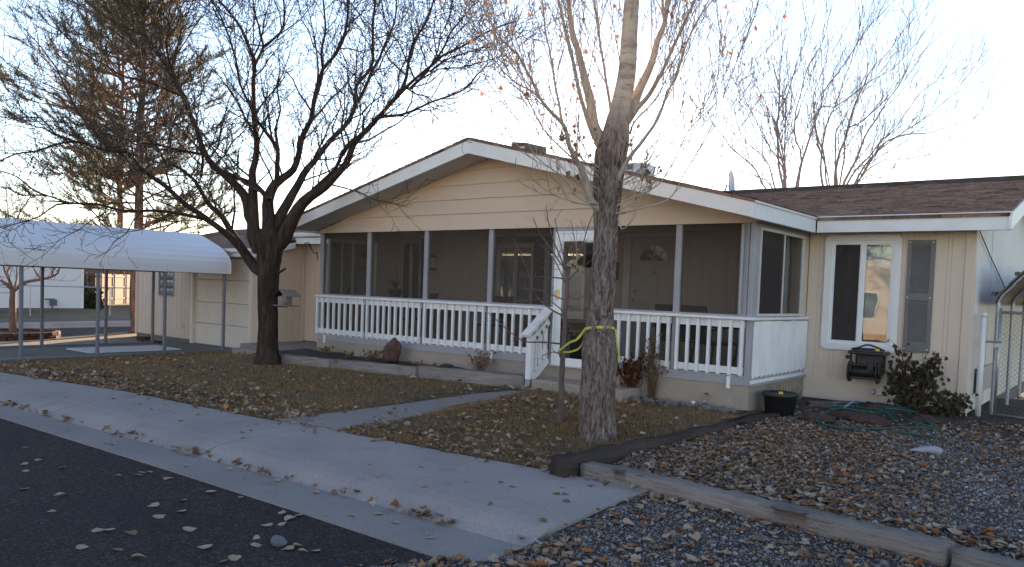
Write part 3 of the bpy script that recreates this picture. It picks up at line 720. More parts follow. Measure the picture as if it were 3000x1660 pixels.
rk = MB(); rk.prism([(11.10,2.375),(15.0,3.35),(18.9,2.375),(18.9,2.575),(15.0,3.55),(11.10,2.575)], 'x', -1.333, -1.30); part('rake_board', rk, M['white'])
so = MB(); so.box(-3.60, -1.34, 11.156, YM-.002, 2.40, 2.415); so.prism([(11.16,2.415),(15.0,3.38),(18.8,2.415),(18.8,2.43),(15.0,3.395),(11.16,2.43)], 'x', XR+.02, -1.336); part('soffit', so, M['soffit'])
fl = MB(); fl.box(-15.45, -12.7, 11.10, 11.13, 2.30, 2.44); part('fascia', fl, M['white']); part('soffit', MB().box(-15.45,-12.7, 11.1305, YM-.002, 2.34, 2.355), M['soffit'])
gu = MB(); gu.prism([(11.10,2.46),(11.02,2.46),(11.0,2.50),(11.0,2.555),(11.02,2.555),(11.10,2.565)], 'x', -15.9, -12.66); part('gutter', gu, M['white'])
cb = MB(); cb.tube([(XR+.03,11.6,2.40),(XR+.03,12.6,2.13),(XR+.03,14.2,1.75)], .008, 5); part('cable', cb, M['cable'])
vs = MB(); vs.box(XR, XR+.006, 12.92, 12.935, .1, 2.86); part('panel_joint', vs, M['soffit'])
# --- right-hand window with trim and shutter
def window_x(x0, x1, z0, z1, y, trimw, chamfer, frame_m, left, right, trim_m=None, depthw=.07, rail=None):
    """sliding window in a wall facing -Y: trim ring, vinyl frame, two leaves"""
    w = part('window', ring_x(MB(), x0-trimw, x1+trimw, z0-trimw, z1+trimw, trimw, y-.03, y-.001, chamfer), trim_m or M['white'])
    fr = MB(); ring_x(fr, x0+.001, x1-.001, z0+.001, z1-.001, .030, y-.012, y+depthw)
    xm = (x0+x1)/2; fr.box(xm-.022, xm+.022, y-.02, y+.05, z0+.032, z1-.032)
    part('frame', fr, frame_m, w)
    for (a, b, spec) in ((x0+.032, xm-.023, left), (xm+.023, x1-.032, right)):
        sh = MB(); ring_x(sh, a, b, z0+.033, z1-.033, .017, y+.004, y+.03); part('sash', sh, frame_m, w)
        part('pane', MB().box(a+.014, b-.014, y+.016, y+.020, z0+.047, z1-.047), M['glass'], w)
        if spec == 'screen': part('insect_screen', MB().box(a+.015, b-.015, y+.002, y+.004, z0+.048, z1-.048), M['screen_dense'], w)
        if spec == 'plastic':
            V = []; n = 24
            for j in range(n+1):
                for i in range(n+1):
                    x = a+(b-a)*i/n; z = z0+.16+(z1-z0-.24)*j/n
                    d = .018*noise.noise(Vector((x*6,z*2.2,3)))+.02*abs(noise.noise(Vector((x*3+z*2.4,z*3.4-x*4,7))))
                    V.append((x, y+.055+d, z))
            part('plastic_sheet', MB().add(V, [(j*(n+1)+i, j*(n+1)+i+1, (j+1)*(n+1)+i+1, (j+1)*(n+1)+i) for j in range(n) for i in range(n)]), M['plastic_film'], w, True)
        if spec == 'blind':
            bl = MB(); z = z0+.06
            while z < z1-.05: bl.add([(a,y+.055,z),(b,y+.055,z),(b,y+.068,z+.019),(a,y+.068,z+.019)], [(0,1,2,3)]); z += .021
            part('blind', bl, M['blind'], w)
    return w
w = window_x(WX0, WX1, WZ0, WZ1, YM, .085, .05, M['vinyl'], 'screen', 'plastic'); w['label'] = 'white trimmed sliding window beside the grey shutter'
# curtains a little way inside, so the left leaf shows something
cu = MB(); V = []
for i in range(41):
    x = -3.47+.44*i/40
    for z in (.88, 2.27): V.append((x, YM+.10+.03*math.sin(i*1.1), z))
cu.add(V, [(2*i,2*i+2,2*i+3,2*i+1) for i in range(40)]); part('curtain', cu, pm('brown_curtain', (.24,.19,.165), (.17,.135,.115), 4, .9), w, True)
st = MB(); sx0, sx1, sz0, sz1 = -2.50, -2.175, .815, 2.285
ring_x(st, sx0, sx1, sz0, sz1, .05, YM-.035, YM-.001); st.box(sx0+.05, sx1-.05, YM-.035, YM-.001, sz0+.05, sz0+.13); st.box(sx0+.05, sx1-.05, YM-.035, YM-.001, 1.50, 1.585)
st.box(sx0+.05, sx1-.05, YM-.012, YM-.001, sz0+.13, sz1-.05)
for a, b in ((sz0+.135, 1.495), (1.59, sz1-.055)):
    z = a
    while z < b-.02: st.add([(sx0+.05,YM-.030,z),(sx1-.05,YM-.030,z),(sx1-.05,YM-.013,z+.026),(sx0+.05,YM-.013,z+.026)], [(0,1,2,3)]); st.box(sx0+.05,sx1-.05,YM-.031,YM-.027,z-.004,z+.002); z += .0285
sh = part('shutter', st, M['shutter'])
sc = MB()
for x in (sx0+.025, sx1-.025):
    for z in (sz0+.04, 1.54, sz1-.03): sc = MB(); sc.lathe((x,YM-.036,z), [(.009,-.004),(.009,.002)], 8, 'y'); part('screw', sc, M['white'], sh)
bx = MB(); bx.bbox(-2.80,-2.72,YM-.05,YM-.001,.19,.29); part('outdoor_socket', bx, M['alu']); bx = MB(); bx.lathe((-2.84,YM-.03,.235),[(.03,-.03),(.035,.0),(.03,.03)],10,'y'); part('hose_tap', bx, M['galv'])
# --- porch
PL, PR, PF = -12.45, -3.80, 9.5      # left, right, front
FLZ = .40
part('foundation', MB().box(PL, PR, PF, YM-.01, -.25, .352), M['found'])
rb = MB(); rb.box(PL+.0, PR-.005, PF-.012, PF+.03, .354, .475); rb.box(PR-.03, PR+.008, PF+.032, YM-.02, .42, .475)
part('rim_board', rb, M['grey_trim'])
rb = MB(); rb.prism([(PF+.03,.356),(YM-.02,.356),(YM-.02,.418),(PF+.03,.418)], 'x', PR-.03, PR+.004); part('rim_board', rb, M['white2'])
rb = MB(); rb.prism([(PF+.0,.35),(YM-.02,.35),(YM-.02,.372),(PF,.372)], 'x', PR+.005, PR+.05); part('skirting_board', rb, M['grey_trim'])
part('porch_floor', MB().box(PL+.05, PR-.05, PF+.04, YM-.012, .355, FLZ), M['grey_trim'])
part('porch_ceiling', MB().box(PL, PR, PF+.1, YM+.3, 2.46, 2.49), M['soffit'])
POSTS = [-12.405,-11.04,-9.575,-8.13,-6.88,-5.90,-4.86,-3.93]
for x in POSTS:
    wdt = .045 if x not in (-6.88,-5.90) else .035
    part('porch_post', MB().bbox(x-wdt, x+wdt, PF+.015, PF+.10, .475, 2.38), M['grey_trim'])
cpm = MB(); cpm.bbox(-3.872,-3.804,PF-.005,PF+.06,.40,2.40); cpm.bbox(-3.862,-3.806,PF+.075,PF+.15,.475,2.40); part('porch_post', cpm, M['grey_trim'])
cp = MB(); cp.lathe((-3.962,PF-.02,1.8),[(.022,-.56),(.022,.56)],8); part('downpipe', cp, M['grey_trim'])
part('header_beam', MB().box(PL, PR-.005, PF+.012, PF+.11, 2.383, 2.46), M['soffit'])
sb = MB(); sb.box(PR-.10, PR-.008, PF+.12, YM-.02, 2.34, 2.46); part('header_beam', sb, M['grey_trim'])
def bay(a, b, first):
    r = part('railing', MB().box(a, b, PF-.010, PF+.012, 1.075, 1.172), M['white2'])
    part('bottom_rail', MB().box(a, b, PF-.010, PF+.010, .485, .575), M['white2'], r)
    n = max(2, round((b-a)/.1615)); 
    for i in range(n+1):
        if i == n and not first: continue
        x = a+.02+(b-a-.04)*i/n
        m = MB(); j = rng.uniform(-.003,.003)
        m.prism([(PF-.05,1.168),(PF-.011,1.171),(PF-.011,.445),(PF-.05,.475)], 'x', x-.019+j, x+.019+j)
        part('baluster', m, M['white2'], r)
    return r
for a, b in zip([-12.45,-11.0,-9.53,-8.085], [-11.085,-9.62,-8.175,-6.92]): bay(a, b, True)
for a, b in zip([-5.865,-4.815], [-4.905,-3.885]): bay(a, b, True)
for a, b in ((PL-.02,-6.915),(-5.865,PR+.045)):
    part('rail_cap', MB().bbox(a, b, PF-.075, PF+.015, 1.1745, 1.212), M['white2'])
    part('sill_board', MB().bbox(a+.02, b-.06, PF+.0152, PF+.115, 1.190, 1.236), M['grey_trim'])
part('rail_cap', MB().bbox(PR-.06, PR+.045, PF+.0165, YM-.004, 1.1745, 1.212), M['white2'])
sp = MB(); n = 13; y0 = PF+.06
slat = part('slatted_panel', MB().box(PR-.03, PR-.002, y0, YM-.02, .476, 1.17), M['grey_trim'])
for i in range(n):
    ya = y0+(YM-.02-y0)*i/n; yb = ya+(YM-.02-y0)/n-rng.uniform(.006,.013); zt = 1.165-rng.uniform(0,.012); zb = .455+rng.uniform(-.008,.008)
    m = MB(); m.hexa([(PR,ya,zb-.02),(PR+.010,ya,zb-.02),(PR+.034,yb,zb+.03),(PR,yb,zb+.03),(PR,ya,zt),(PR+.010,ya,zt),(PR+.034,yb,zt),(PR,yb,zt)])
    part('slat', m, M['white2'], slat)
for x in (-12.2, -8.0, -4.06):
    part('skirting_post', MB().box(x-.022, x+.022, PF-.036, PF-.013, .30, .448), M['white2'])
# porch side windows
def side_window(x, out, y0, y1, z0, z1, curtain):
    w = part('window', ring_y(MB(), y0, y1, z0, z1, .035, x-.04, x+.012*out if out > 0 else x+.04), M['alu'])
    ym = y0+(y1-y0)*.52
    part('frame', MB().box(x-.03, x+.004, ym-.02, ym+.02, z0+.036, z1-.036), M['alu'], w)
    part('pane', MB().box(x-.022, x-.019, ym+.021, y1-.036, z0+.036, z1-.036), M['glass'], w)
    part('pane', MB().box(x-.015, x-.012, y0+.036, ym-.021, z0+.036, z1-.036), M['glass'] if curtain == 'both' else M['glass_dark'], w)
    if curtain != 'both': part('insect_screen', MB().box(x-.006, x-.003, y0+.036, ym-.021, z0+.036, z1-.036), M['screen_dense'], w)
    if curtain == 'both': part('blind', MB().box(x-.05, x-.045, y0+.04, y1-.04, z0+.036, z1-.036), M['blind'], w); part('frame', MB().box(x-.03, x+.003, y0+.30, y0+.34, z0+.036, z1-.036), M['alu'], w); curtain = False
    if curtain:
        V = []
        for i in range(61):
            y = ym+.02+(y1-ym-.05)*i/60
            for z in (z0+.03, z1-.05): V.append((x-.09+.022*math.sin(i*.83)+.01*math.sin(i*2.1), y, z))
        part('curtain', MB().add(V, [(2*i,2*i+2,2*i+3,2*i+1) for i in range(60)]), M['blind'], w, True)
    return w
side_window(PR-.004, 1, PF+.155, 11.30, 1.222, 2.335, True)
sf = MB(); sf.box(PR-.07, PR-.006, 11.30, YM-.012, 1.212, 2.34); part('side_jamb', sf, M['tan'])
lw = MB(); lw.box(PL, PL+.06, PF+.11, YM-.012, .401, 1.20); lw.box(PL, PL+.06, 10.9, YM-.012, 1.2, 2.45); lw.box(PL,PL+.06,PF+.11,10.9,2.28,2.45); part('side_wall', lw, M['tan'])
side_window(PL+.05, 1, PF+.2, 10.85, 1.205, 2.275, 'both')
# back windows and door seen through the screens
for x0, x1 in ((-8.48,-7.66),(-9.62,-8.80)):
    w = window_x(x0, x1, 1.05, 2.27, YM, .03, 0, M['alu'], 'blind', 'blind', M['alu'])
for x0, x1 in ((-9.76,-9.655),(-8.765,-8.515),(-7.625,-7.50)): part('window_surround', MB().box(x0, x1, YM-.025, YM-.002, .98, 2.40), M['dark_trim'])
part('window_surround', MB().box(-9.76,-7.50,YM-.028,YM-.003,2.305,2.42), M['dark_trim'])
window_x(-12.30, -11.72, 1.05, 2.36, YM, .03, 0, M['alu'], 'blind', 'blind', M['alu'])
part('window_surround', MB().box(-11.685,-11.60,YM-.025,YM-.002,.98,2.42), M['dark_trim'])
dj = MB(); dj.box(DX0-.05, DX0-.004, YM-.03, YM+.05, .402, 2.43); dj.box(DX1+.004, DX1+.05, YM-.03, YM+.05, .402, 2.43); dj.box(DX0-.003, DX1+.003, YM-.03, YM+.05, 2.395, 2.43); dj.box(DX0-.13,DX0-.051,YM-.025,YM-.002,.402,2.45); part('door_frame', dj, M['white'])
d = part('front_door', MB().box(DX0, DX1, YM+.005, YM+.045, .405, 2.39), M['door'], label='cream entrance door with fanlight and brass knob')
pn = MB()
for x0, x1 in ((DX0+.11, DX0+.38),(DX0+.48, DX1-.11)):
    for z0, z1 in ((.55,1.18),(1.32,1.80)): ring_x(pn, x0, x1, z0, z1, .025, YM-.002, YM+.0045)
part('moulding', pn, M['door'], d)
fc, fz, fr_ = (DX0+DX1)/2, 1.98, .27
V = [(fc, YM-.004, fz)]; ring = MB(); gl = MB()
pts = [(fc+fr_*math.cos(math.pi*k/16), fz+fr_*math.sin(math.pi*k/16)) for k in range(17)]
gl.prism(pts, 'y', YM-.001, YM+.004); part('fanlight', gl, M['glass_dark'], d)
for k in range(16): ring.beam((pts[k][0],YM-.008,pts[k][1]), (pts[k+1][0],YM-.008,pts[k+1][1]), .02, .035, (0,-1,0))
ring.beam((fc-fr_-.015,YM-.008,fz),(fc+fr_+.015,YM-.008,fz),.02,.035,(0,-1,0))
for a in (45,90,135): ring.beam((fc,YM-.006,fz),(fc+fr_*math.cos(R(a)),YM-.006,fz+fr_*math.sin(R(a))),.012,.012,(0,-1,0))
part('fanlight_frame', ring, M['door'], d)
dk = MB(); dk.box(DX0,DX1,YM-.0005,YM+.0043,fz-.02,fz+.30); 
kb = MB(); kb.lathe((DX0+.075,YM-.03,1.355),[(.012,.03),(.014,.0),(.03,-.012),(.032,-.03),(.02,-.045)],14,'y'); part('door_knob', kb, M['brass'], d)
kb = MB(); kb.lathe((DX0+.08,YM-.01,1.50),[(.026,.014),(.028,.0),(.02,-.012)],14,'y'); part('deadbolt', kb, M['brass'], d)
kb = MB(); kb.lathe((fc,YM-.008,1.80),[(.028,.012),(.03,-.004),(.012,-.012)],10,'y'); kb.tube([(fc-.022,YM-.02,1.79),(fc-.012,YM-.025,1.752),(fc+.012,YM-.025,1.752),(fc+.022,YM-.02,1.79)],.006,6); part('knocker', kb, M['brass'], d)
lp = MB(); lp.bbox(-7.06,-6.96,YM-.10,YM-.002,1.66,1.96); part('porch_lamp', lp, M['black_metal'])
# storm door in the porch front
sx0, sx1 = -6.835, -5.935
sd = part('storm_door', ring_x(MB(), sx0, sx1, .365, 2.315, .035, PF-.03, PF+.014), M['vinyl'], label='white full-glass storm door in the porch front')
dl = MB(); dl.bbox(sx0+.037, sx0+.135, PF-.024, PF+.006, .372, 2.278); dl.bbox(sx1-.135, sx1-.037, PF-.024, PF+.006, .372, 2.278); dl.bbox(sx0+.136, sx1-.136, PF-.024, PF+.006, 2.17, 2.278); dl.bbox(sx0+.136, sx1-.136, PF-.024, PF+.006, .372, .475); part('door_leaf', dl, M['vinyl'], sd)
dm = MB(); dm.box(sx0+.137, sx1-.137, PF-.016, PF-.002, 1.02, 1.055); part('glazing_bar', dm, M['dark_trim'], sd)
part('pane', MB().box(sx0+.13, sx1-.13, PF-.011, PF-.007, 1.05, 2.175), M['glass'], sd)
part('pane', MB().box(sx0+.13, sx1-.13, PF-.012, PF-.008, .47, 1.03), M['glass_dark'], sd)
ph = MB(); ph.bbox(sx0+.06,sx0+.10,PF-.055,PF-.024,1.33,1.47,.01); part('door_handle', ph, M['brass'], sd)
th = MB(); th.box(sx0-.02, sx1+.02, PF-.05, PF-.0125, .345, .364); part('threshold', th, M['alu'])
hb = MB(); hb.box(sx0, sx1, PF-.01, PF+.011, 2.317, 2.381); part('door_header', hb, M['grey_trim'])
# insect screens between the posts
ed = [-12.36,-11.085,-10.995,-9.62,-9.53,-8.175,-8.085,-6.915]
for a, b in zip(ed[::2], ed[1::2]): part('insect_screen', MB().box(a, b, PF+.05, PF+.052, 1.237, 2.382), M['screen'])
for a, b in ((-5.865,-4.905),(-4.815,-3.975)): part('insect_screen', MB().box(a, b, PF+.05, PF+.052, 1.237, 2.382), M['screen'])
for a, b in ((-12.36,-11.085),(-10.995,-9.62),(-9.53,-8.175),(-8.085,-6.915),(-5.865,-4.905),(-4.815,-3.975)):
    part('insect_screen', MB().box(a, b, PF+.055, PF+.057, .476, 1.189), M['screen'])
# handrail at the step
XH = -6.90
hp = part('handrail', MB().bbox(XH-.045, XH+.045, 8.99, 9.08, .16, .80), M['white2'])
part('post_foot', MB().bbox(XH-.0445, XH+.0445, 8.991, 9.079, -.05, .159), M['grey_trim'], hp)
m = MB(); m.beam((XH,8.90,.79),(XH,9.47,1.19),.14,.045,(0,-.57,.8)); part('top_rail', m, M['white2'], hp)
m = MB(); m.beam((XH,9.07,.72),(XH,9.46,.995),.04,.085,(0,-.57,.8)); part('middle_rail', m, M['white2'], hp)
m = MB(); m.beam((XH,9.08,.15),(XH,9.46,.42),.045,.09,(0,-.57,.8)); part('bottom_rail', m, M['white2'], hp)
for y in (9.17, 9.28, 9.39):
    part('baluster', MB().box(XH-.02, XH+.02, y-.02, y+.02, .22+(y-9.08)*.71, .72+(y-9.07)*.70), M['white2'], hp)
cs = MB(); cs.bbox(-6.80,-5.3,8.95,PF-.003,-.2,.175,.02); part('step', cs, M['found'], label='concrete step below the storm door')
# --- porch gable and roof
GX, GZ, GY, RE, LE, PEZ = -8.125, 3.70, 8.916, -3.61, -12.64, 2.585
sl = (GZ-PEZ)/(RE-GX)
def pz(x): return GZ - sl*abs(x-GX)
gb = MB(); z = 2.375; k = 0
hts = [.262,.232,.232,.232,.232,.232]
while z < 3.55 and k < 6:
    z1 = z+hts[k]
    def hw(zz): return max(0.0, (GZ-.175-zz)/sl)
    a0, a1 = GX-min(hw(z), 4.33), GX+min(hw(z), 4.33); b0, b1 = GX-min(hw(z1), 4.33), GX+min(hw(z1), 4.33)
    V = [(a0,PF-.026,z),(a1,PF-.026,z),(b1,PF-.002,z1),(b0,PF-.002,z1),(a0,PF+.01,z),(a1,PF+.01,z),(b1,PF+.01,z1),(b0,PF+.01,z1)]
    gb.add(V, [(0,1,2,3),(4,5,1,0),(5,6,2,1),(4,0,3,7)]); z = z1; k += 1
part('gable_siding', gb, M['tan_lap'])
bk = MB(); bk.prism([(PL,2.40),(PR,2.40),(PR,2.44),(GX,GZ-.12),(PL,2.44)], 'y', PF+.0105, PF+.06); part('gable_wall', bk, M['tan_lap'])
pr = MB()
for s in (-1, 1):
    xe = RE+.04 if s > 0 else LE-.04; n = 30
    for i in range(n):
        xa, xb = xe+(GX-xe)*i/n, xe+(GX-xe)*(i+1)/n
        V = [(xa,GY-.03,pz(xa)+.012),(xa,14.6,pz(xa)+.012),(xa,14.6,pz(xa)+.021),(xa,GY-.03,pz(xa)+.021),(xb,14.6,pz(xb)+.013),(xb,GY-.03,pz(xb)+.013)]
        F = [(0,1,2,3),(3,2,4,5)]
        pr.add(V, F if s > 0 else [f[::-1] for f in F])
pr.prism([(LE,pz(LE)+.010),(GX,GZ+.010),(RE,pz(RE)+.010),(RE,pz(RE)-.03),(GX,GZ-.03),(LE,pz(LE)-.03)], 'y', GY-.02, 14.6)
part('porch_roof', pr, M['shingle'])
rk = MB()
for s, xe in ((1, RE), (-1, LE)):
    rk.prism([(GX,GZ-.225),(xe,pz(xe)-.205),(xe,pz(xe)+.006),(GX,GZ+.006)], 'y', GY-.015, GY+.015)
part('rake_board', rk, M['white'])
part('fascia', MB().box(RE-.03, RE+.002, GY+.0155, 11.12, 2.375, PEZ-.012), M['white']); part('fascia', MB().box(LE-.002, LE+.03, GY+.0155, 11.0, 2.375, PEZ-.012), M['white'])
dr = MB(); dr.box(RE-.005, RE+.022, GY, 11.14, PEZ-.03, PEZ-.002); part('drip_edge', dr, M['white'])
so = MB()
for s, xe in ((1, RE-.03), (-1, LE+.03)):
    so.prism([(GX,GZ-.195),(xe,pz(xe)-.18),(xe,pz(xe)-.165),(GX,GZ-.18)], 'y', GY+.016, PF-.018)
so.prism([(PR+.002,2.40),(RE-.031,2.40),(RE-.031,2.415),(PR+.002,2.415)], 'y', PF-.002, YM-.02)
so.prism([(LE+.031,2.40),(PL-.002,2.40),(PL-.002,2.415),(LE+.031,2.415)], 'y', PF-.002, YM-.02)
part('soffit', so, M['soffit'])
hk = MB(); hk.tube([(PL-.02,PF-.02,1.98),(PL-.05,PF-.10,2.00),(PL-.06,PF-.16,2.10),(PL-.05,PF-.22,2.18),(PL-.05,PF-.30,2.17),(PL-.05,PF-.32,2.12)],.010,6); hk.tube([(PL-.02,PF-.02,1.86),(PL-.03,PF-.04,2.02)],.010,6); part('plant_hook', hk, M['black_metal'])
# --- attached garage
YG, GL, GR = 10.30, -21.45, -15.60
gd0, gd1, gdz = -18.48, -16.02, 1.93
gwall = wall_open('x', GL, GR, -.09, 2.02, YG, -1, [(gd0-.0, gd1+.0, -.09, gdz), (-20.20,-19.42,.95,1.78)])
part('wall', gwall, M['tan'])
part('foundation', MB().box(GL+.02, gd0-.1, YG+.02, YG+.12, -.5, -.09), M['block']); part('foundation', MB().box(gd1+.1, GR-.02, YG+.02, YG+.12, -.5, -.09), M['block'])
gs = MB(); grooved(gs, 'y', YG+.012, YM-.012, .02, 2.02, GR, 1); gs.prism([(YG,2.02),(YM-.01,2.02),(YM-.01,2.33),(YG,2.03)], 'x', GR-.1, GR); part('wall', gs, M['tan'])
gb2 = MB(); gb2.box(GL, GL+.1, YG+.11, 16.5, -.2, 2.05); gb2.box(GL, GR, 16.4, 16.5, -.2, 2.05); gb2.prism([(YG+.1,2.05),(16.5,2.05),(13.3,2.84)], 'x', GL, GL+.1); part('wall', gb2, M['tan'])
for bb in ((GR-.09, GR+.018, YG-.018, YG+.07, .0, 2.02),(GR-.002,GR+.03,YM-.08,YM-.003,.05,2.33),(GL-.018, GL+.09, YG-.018, YG+.06, -.1, 2.0)):
    part('corner_trim', MB().bbox(*bb), M['tan'])
dt = MB(); dt.bbox(gd0-.10, gd0+.005, YG-.03, YG+.10, -.18, 1.99); dt.bbox(gd1-.005, gd1+.10, YG-.03, YG+.10, -.18, 1.99); dt.bbox(gd0+.006, gd1-.006, YG-.03, YG+.09, gdz, 2.02); part('garage_door_frame', dt, M['cream'])
gd = None; hs = (gdz+.17)/4
for i in range(4):
    z0 = -.175+i*hs
    m = MB(); m.prism([(YG+.055,z0+.004),(YG+.05,z0+.012),(YG+.05,z0+hs-.014),(YG+.058,z0+hs-.004),(YG+.09,z0+hs-.004),(YG+.09,z0+.004)], 'x', gd0+.008, gd1-.008)
    for j in range(4):
        a = gd0+.10+j*(gd1-gd0-.16)/4; b = a+(gd1-gd0-.16)/4-.10
        for s0, s1, t0, t1 in ((a,b,z0+.10,z0+.112),(a,b,z0+hs-.112,z0+hs-.10),(a,a+.012,z0+.112,z0+hs-.112),(b-.012,b,z0+.112,z0+hs-.112)): m.box(s0,s1,YG+.046,YG+.0499,t0,t1)
    if gd is None: gd = part('garage_door', m, M['cream'], label='cream sectional garage door behind the carport')
    else: part('door_panel', m, M['cream'], gd)
gbw = part('glass_block_window', ring_x(MB(), -20.20, -19.42, .95, 1.78, .03, YG-.02, YG+.05), M['grey_trim'])
bl = MB()
for i in range(4):
    for j in range(4):
        x = -20.165+i*.18; z = .985+j*.193; bl.bbox(x, x+.172, YG-.004, YG+.06, z, z+.185, .02)
part('glass_block', bl, pm('frosted_glass_block', (.30,.29,.27), (.16,.155,.15), 14, .15, bump=.6, bscale=22), gbw, True)
part('outdoor_socket', MB().bbox(-18.98,-18.92,YG-.04,YG-.002,.18,.27), M['alu'])
gr = MB(); GE, GEZ, GRY, GRZ = 10.0, 2.12, 13.3, 2.93
courses(gr, -21.8, -15.42, GE, GEZ, GRY, GRZ, 24); courses(gr, -21.8, -15.42, 16.8, GEZ, GRY, GRZ, 24)
gr.prism([(GE,GEZ-.01),(GRY,GRZ-.01),(16.8,GEZ-.01),(16.8,GEZ-.05),(GRY,GRZ-.05),(GE,GEZ-.05)], 'x', -21.8, -15.43); part('garage_roof', gr, M['shingle'])
ga = MB(); ga.box(-21.8, -15.45, GE+.01, GE+.04, 1.945, 2.065); part('fascia', ga, M['white']); part('soffit', MB().box(-21.8,-15.45,GE+.0405,YG-.02,1.955,1.97), M['soffit'])
ga = MB(); ga.prism([(GE+.01,2.04),(GE-.07,2.04),(GE-.09,2.07),(GE-.09,2.125),(GE-.07,2.125),(GE+.01,2.115)], 'x', -21.82, -15.42); part('gutter', ga, M['white'])
gk = MB(); gk.prism([(GE,1.93),(11.10,2.20),(11.10,2.375),(GE,2.095)], 'x', -15.46, -15.43); part('rake_board', gk, M['white'])
fl2 = MB(); fl2.lathe((-15.95,YG-.06,1.80),[(.05,-.06),(.06,.0),(.03,.05)],10,'y'); part('flood_lamp', fl2, M['white'])
# ---------------------------------------------------------------- trees
def smooth_path(pts, rad, step):
    """Catmull-Rom resample of a 3-D polyline with radii"""
    P = [Vector(p) for p in pts]; out = []; ro = []
    for i in range(len(P)-1):
        p0, p1, p2, p3 = P[max(i-1,0)], P[i], P[i+1], P[min(i+2,len(P)-1)]
        n = max(1, int((p2-p1).length/step))
        for k in range(n):
            t = k/n; t2 = t*t; t3 = t2*t
            out.append(.5*((2*p1)+(p2-p0)*t+(2*p0-5*p1+4*p2-p3)*t2+(3*p1-p0-3*p2+p3)*t3)); ro.append(rad[i]+(rad[i+1]-rad[i])*t)
    out.append(P[-1]); ro.append(rad[-1]); return out, ro
def wiggle(path, amp, fr, seed):
    out = []
    for i, p in enumerate(path):
        k = min(1, i/4)
        s = p*fr+Vector((seed*5.1, seed*2.3, seed*9.7))
        out.append(p + Vector((noise.noise(s), noise.noise(s+Vector((31,7,3))), noise.noise(s+Vector((5,77,19)))))*amp*k)
    return out
def bark_tube(mb, path, rad, n, amp, seed, fz=1.6, fa=2.6, zsm=None):
    """tube with furrowed, lumpy radius"""
    n0 = len(mb.v); prev = None; m = len(path)
    for i, p in enumerate(path):
        t = (path[min(i+1,m-1)]-path[max(i-1,0)]).normalized()
        if prev is None: prev = t.orthogonal().normalized()
        x = (prev-t*prev.dot(t)).normalized(); prev = x; y = t.cross(x)
        for k in range(n):
            a = 2*math.pi*k/n; c, s_ = math.cos(a), math.sin(a)
            q = Vector((c*fa, s_*fa, p.z*fz+seed*3)); q2 = Vector((c*fa*3.2, s_*fa*3.2, p.z*fz*1.9+seed))
            ap = amp if zsm is None else amp*(.18+.82*max(0,min(1,(zsm-p.z)/.6)))
            rr = rad[i]*(1 + ap*(1-2.2*abs(noise.noise(q2))) + ap*.9*noise.noise(q*.6) - ap*.9*abs(noise.noise(Vector((c*fa*2, s_*fa*2, p.z*fz*.7+9)))))
            v = p+(x*c+y*s_)*rr; mb.v.append((v.x,v.y,v.z))
    for i in range(m-1):
        for k in range(n):
            a = n0+i*n+k; b = n0+i*n+(k+1)%n; mb.f.append((a,b,b+n,a+n))
    mb.f.append(tuple(n0+(m-1)*n+k for k in range(n)))
def grow(mb, p, d, length, r, lvl, cfg, r_, tips=None):
    n = cfg['seg'][lvl]; pts = [p]; rad = [r]; cur = Vector(d).normalized(); zig = 1
    ax = cur.orthogonal().normalized()
    ax.rotate(__import__('mathutils').Quaternion(cur, r_.uniform(0,6.28)))
    for i in range(n):
        w = cfg['wig'][lvl]
        cur = cur + ax*(zig*w) + Vector((r_.gauss(0,1),r_.gauss(0,1),r_.gauss(0,1)))*w*.45 + Vector((0,0,1))*cfg['up'][lvl]/n
        cur.normalize(); zig = -zig
        pts.append(pts[-1]+cur*(length/n)); rad.append(max(r*(1-(i+1)/n*.75), cfg['rmin']))
    mb.tube(pts, rad, 3 if r < .012 else 4, False)
    if tips is not None: tips.append((pts[-1], cur))
    if lvl+1 < len(cfg['seg']):
        spawn(mb, pts, rad, lvl+1, cfg, r_, .15, length, tips)
def spawn(mb, pts, rad, lvl, cfg, r_, t0, length, tips=None, sc=1.0):
    sp = cfg['space'][lvl]; acc = r_.uniform(0, sp); L = [0]
    for a, b in zip(pts[:-1], pts[1:]): L.append(L[-1]+(b-a).length)
    tot = L[-1]; s = tot*t0+acc; i = 0; ang0 = r_.uniform(0,6.28)
    while s < tot:
        while L[i+1] < s: i += 1
        t = (s-L[i])/max(L[i+1]-L[i],1e-6); q = pts[i].lerp(pts[i+1], t); rr = rad[i]+(rad[i+1]-rad[i])*t
        d = (pts[i+1]-pts[i]).normalized()
        o = d.orthogonal().normalized(); ang0 += 2.4+r_.uniform(-.7,.7)
        o.rotate(__import__('mathutils').Quaternion(d, ang0))
        an = R(r_.uniform(*cfg['ang'][lvl]))
        nd = d*math.cos(an)+o*math.sin(an)+Vector((0,0,cfg['lift'][lvl]))
        f = 1-.55*s/tot
        ln = r_.uniform(*cfg['len'][lvl])*sc*(.45+.75*f)
        grow(mb, q, nd, ln, min(rr*.62, cfg['r'][lvl]*(ln/cfg['len'][lvl][1])**.7), lvl, cfg, r_, tips)
        s += sp*r_.uniform(.6,1.45)

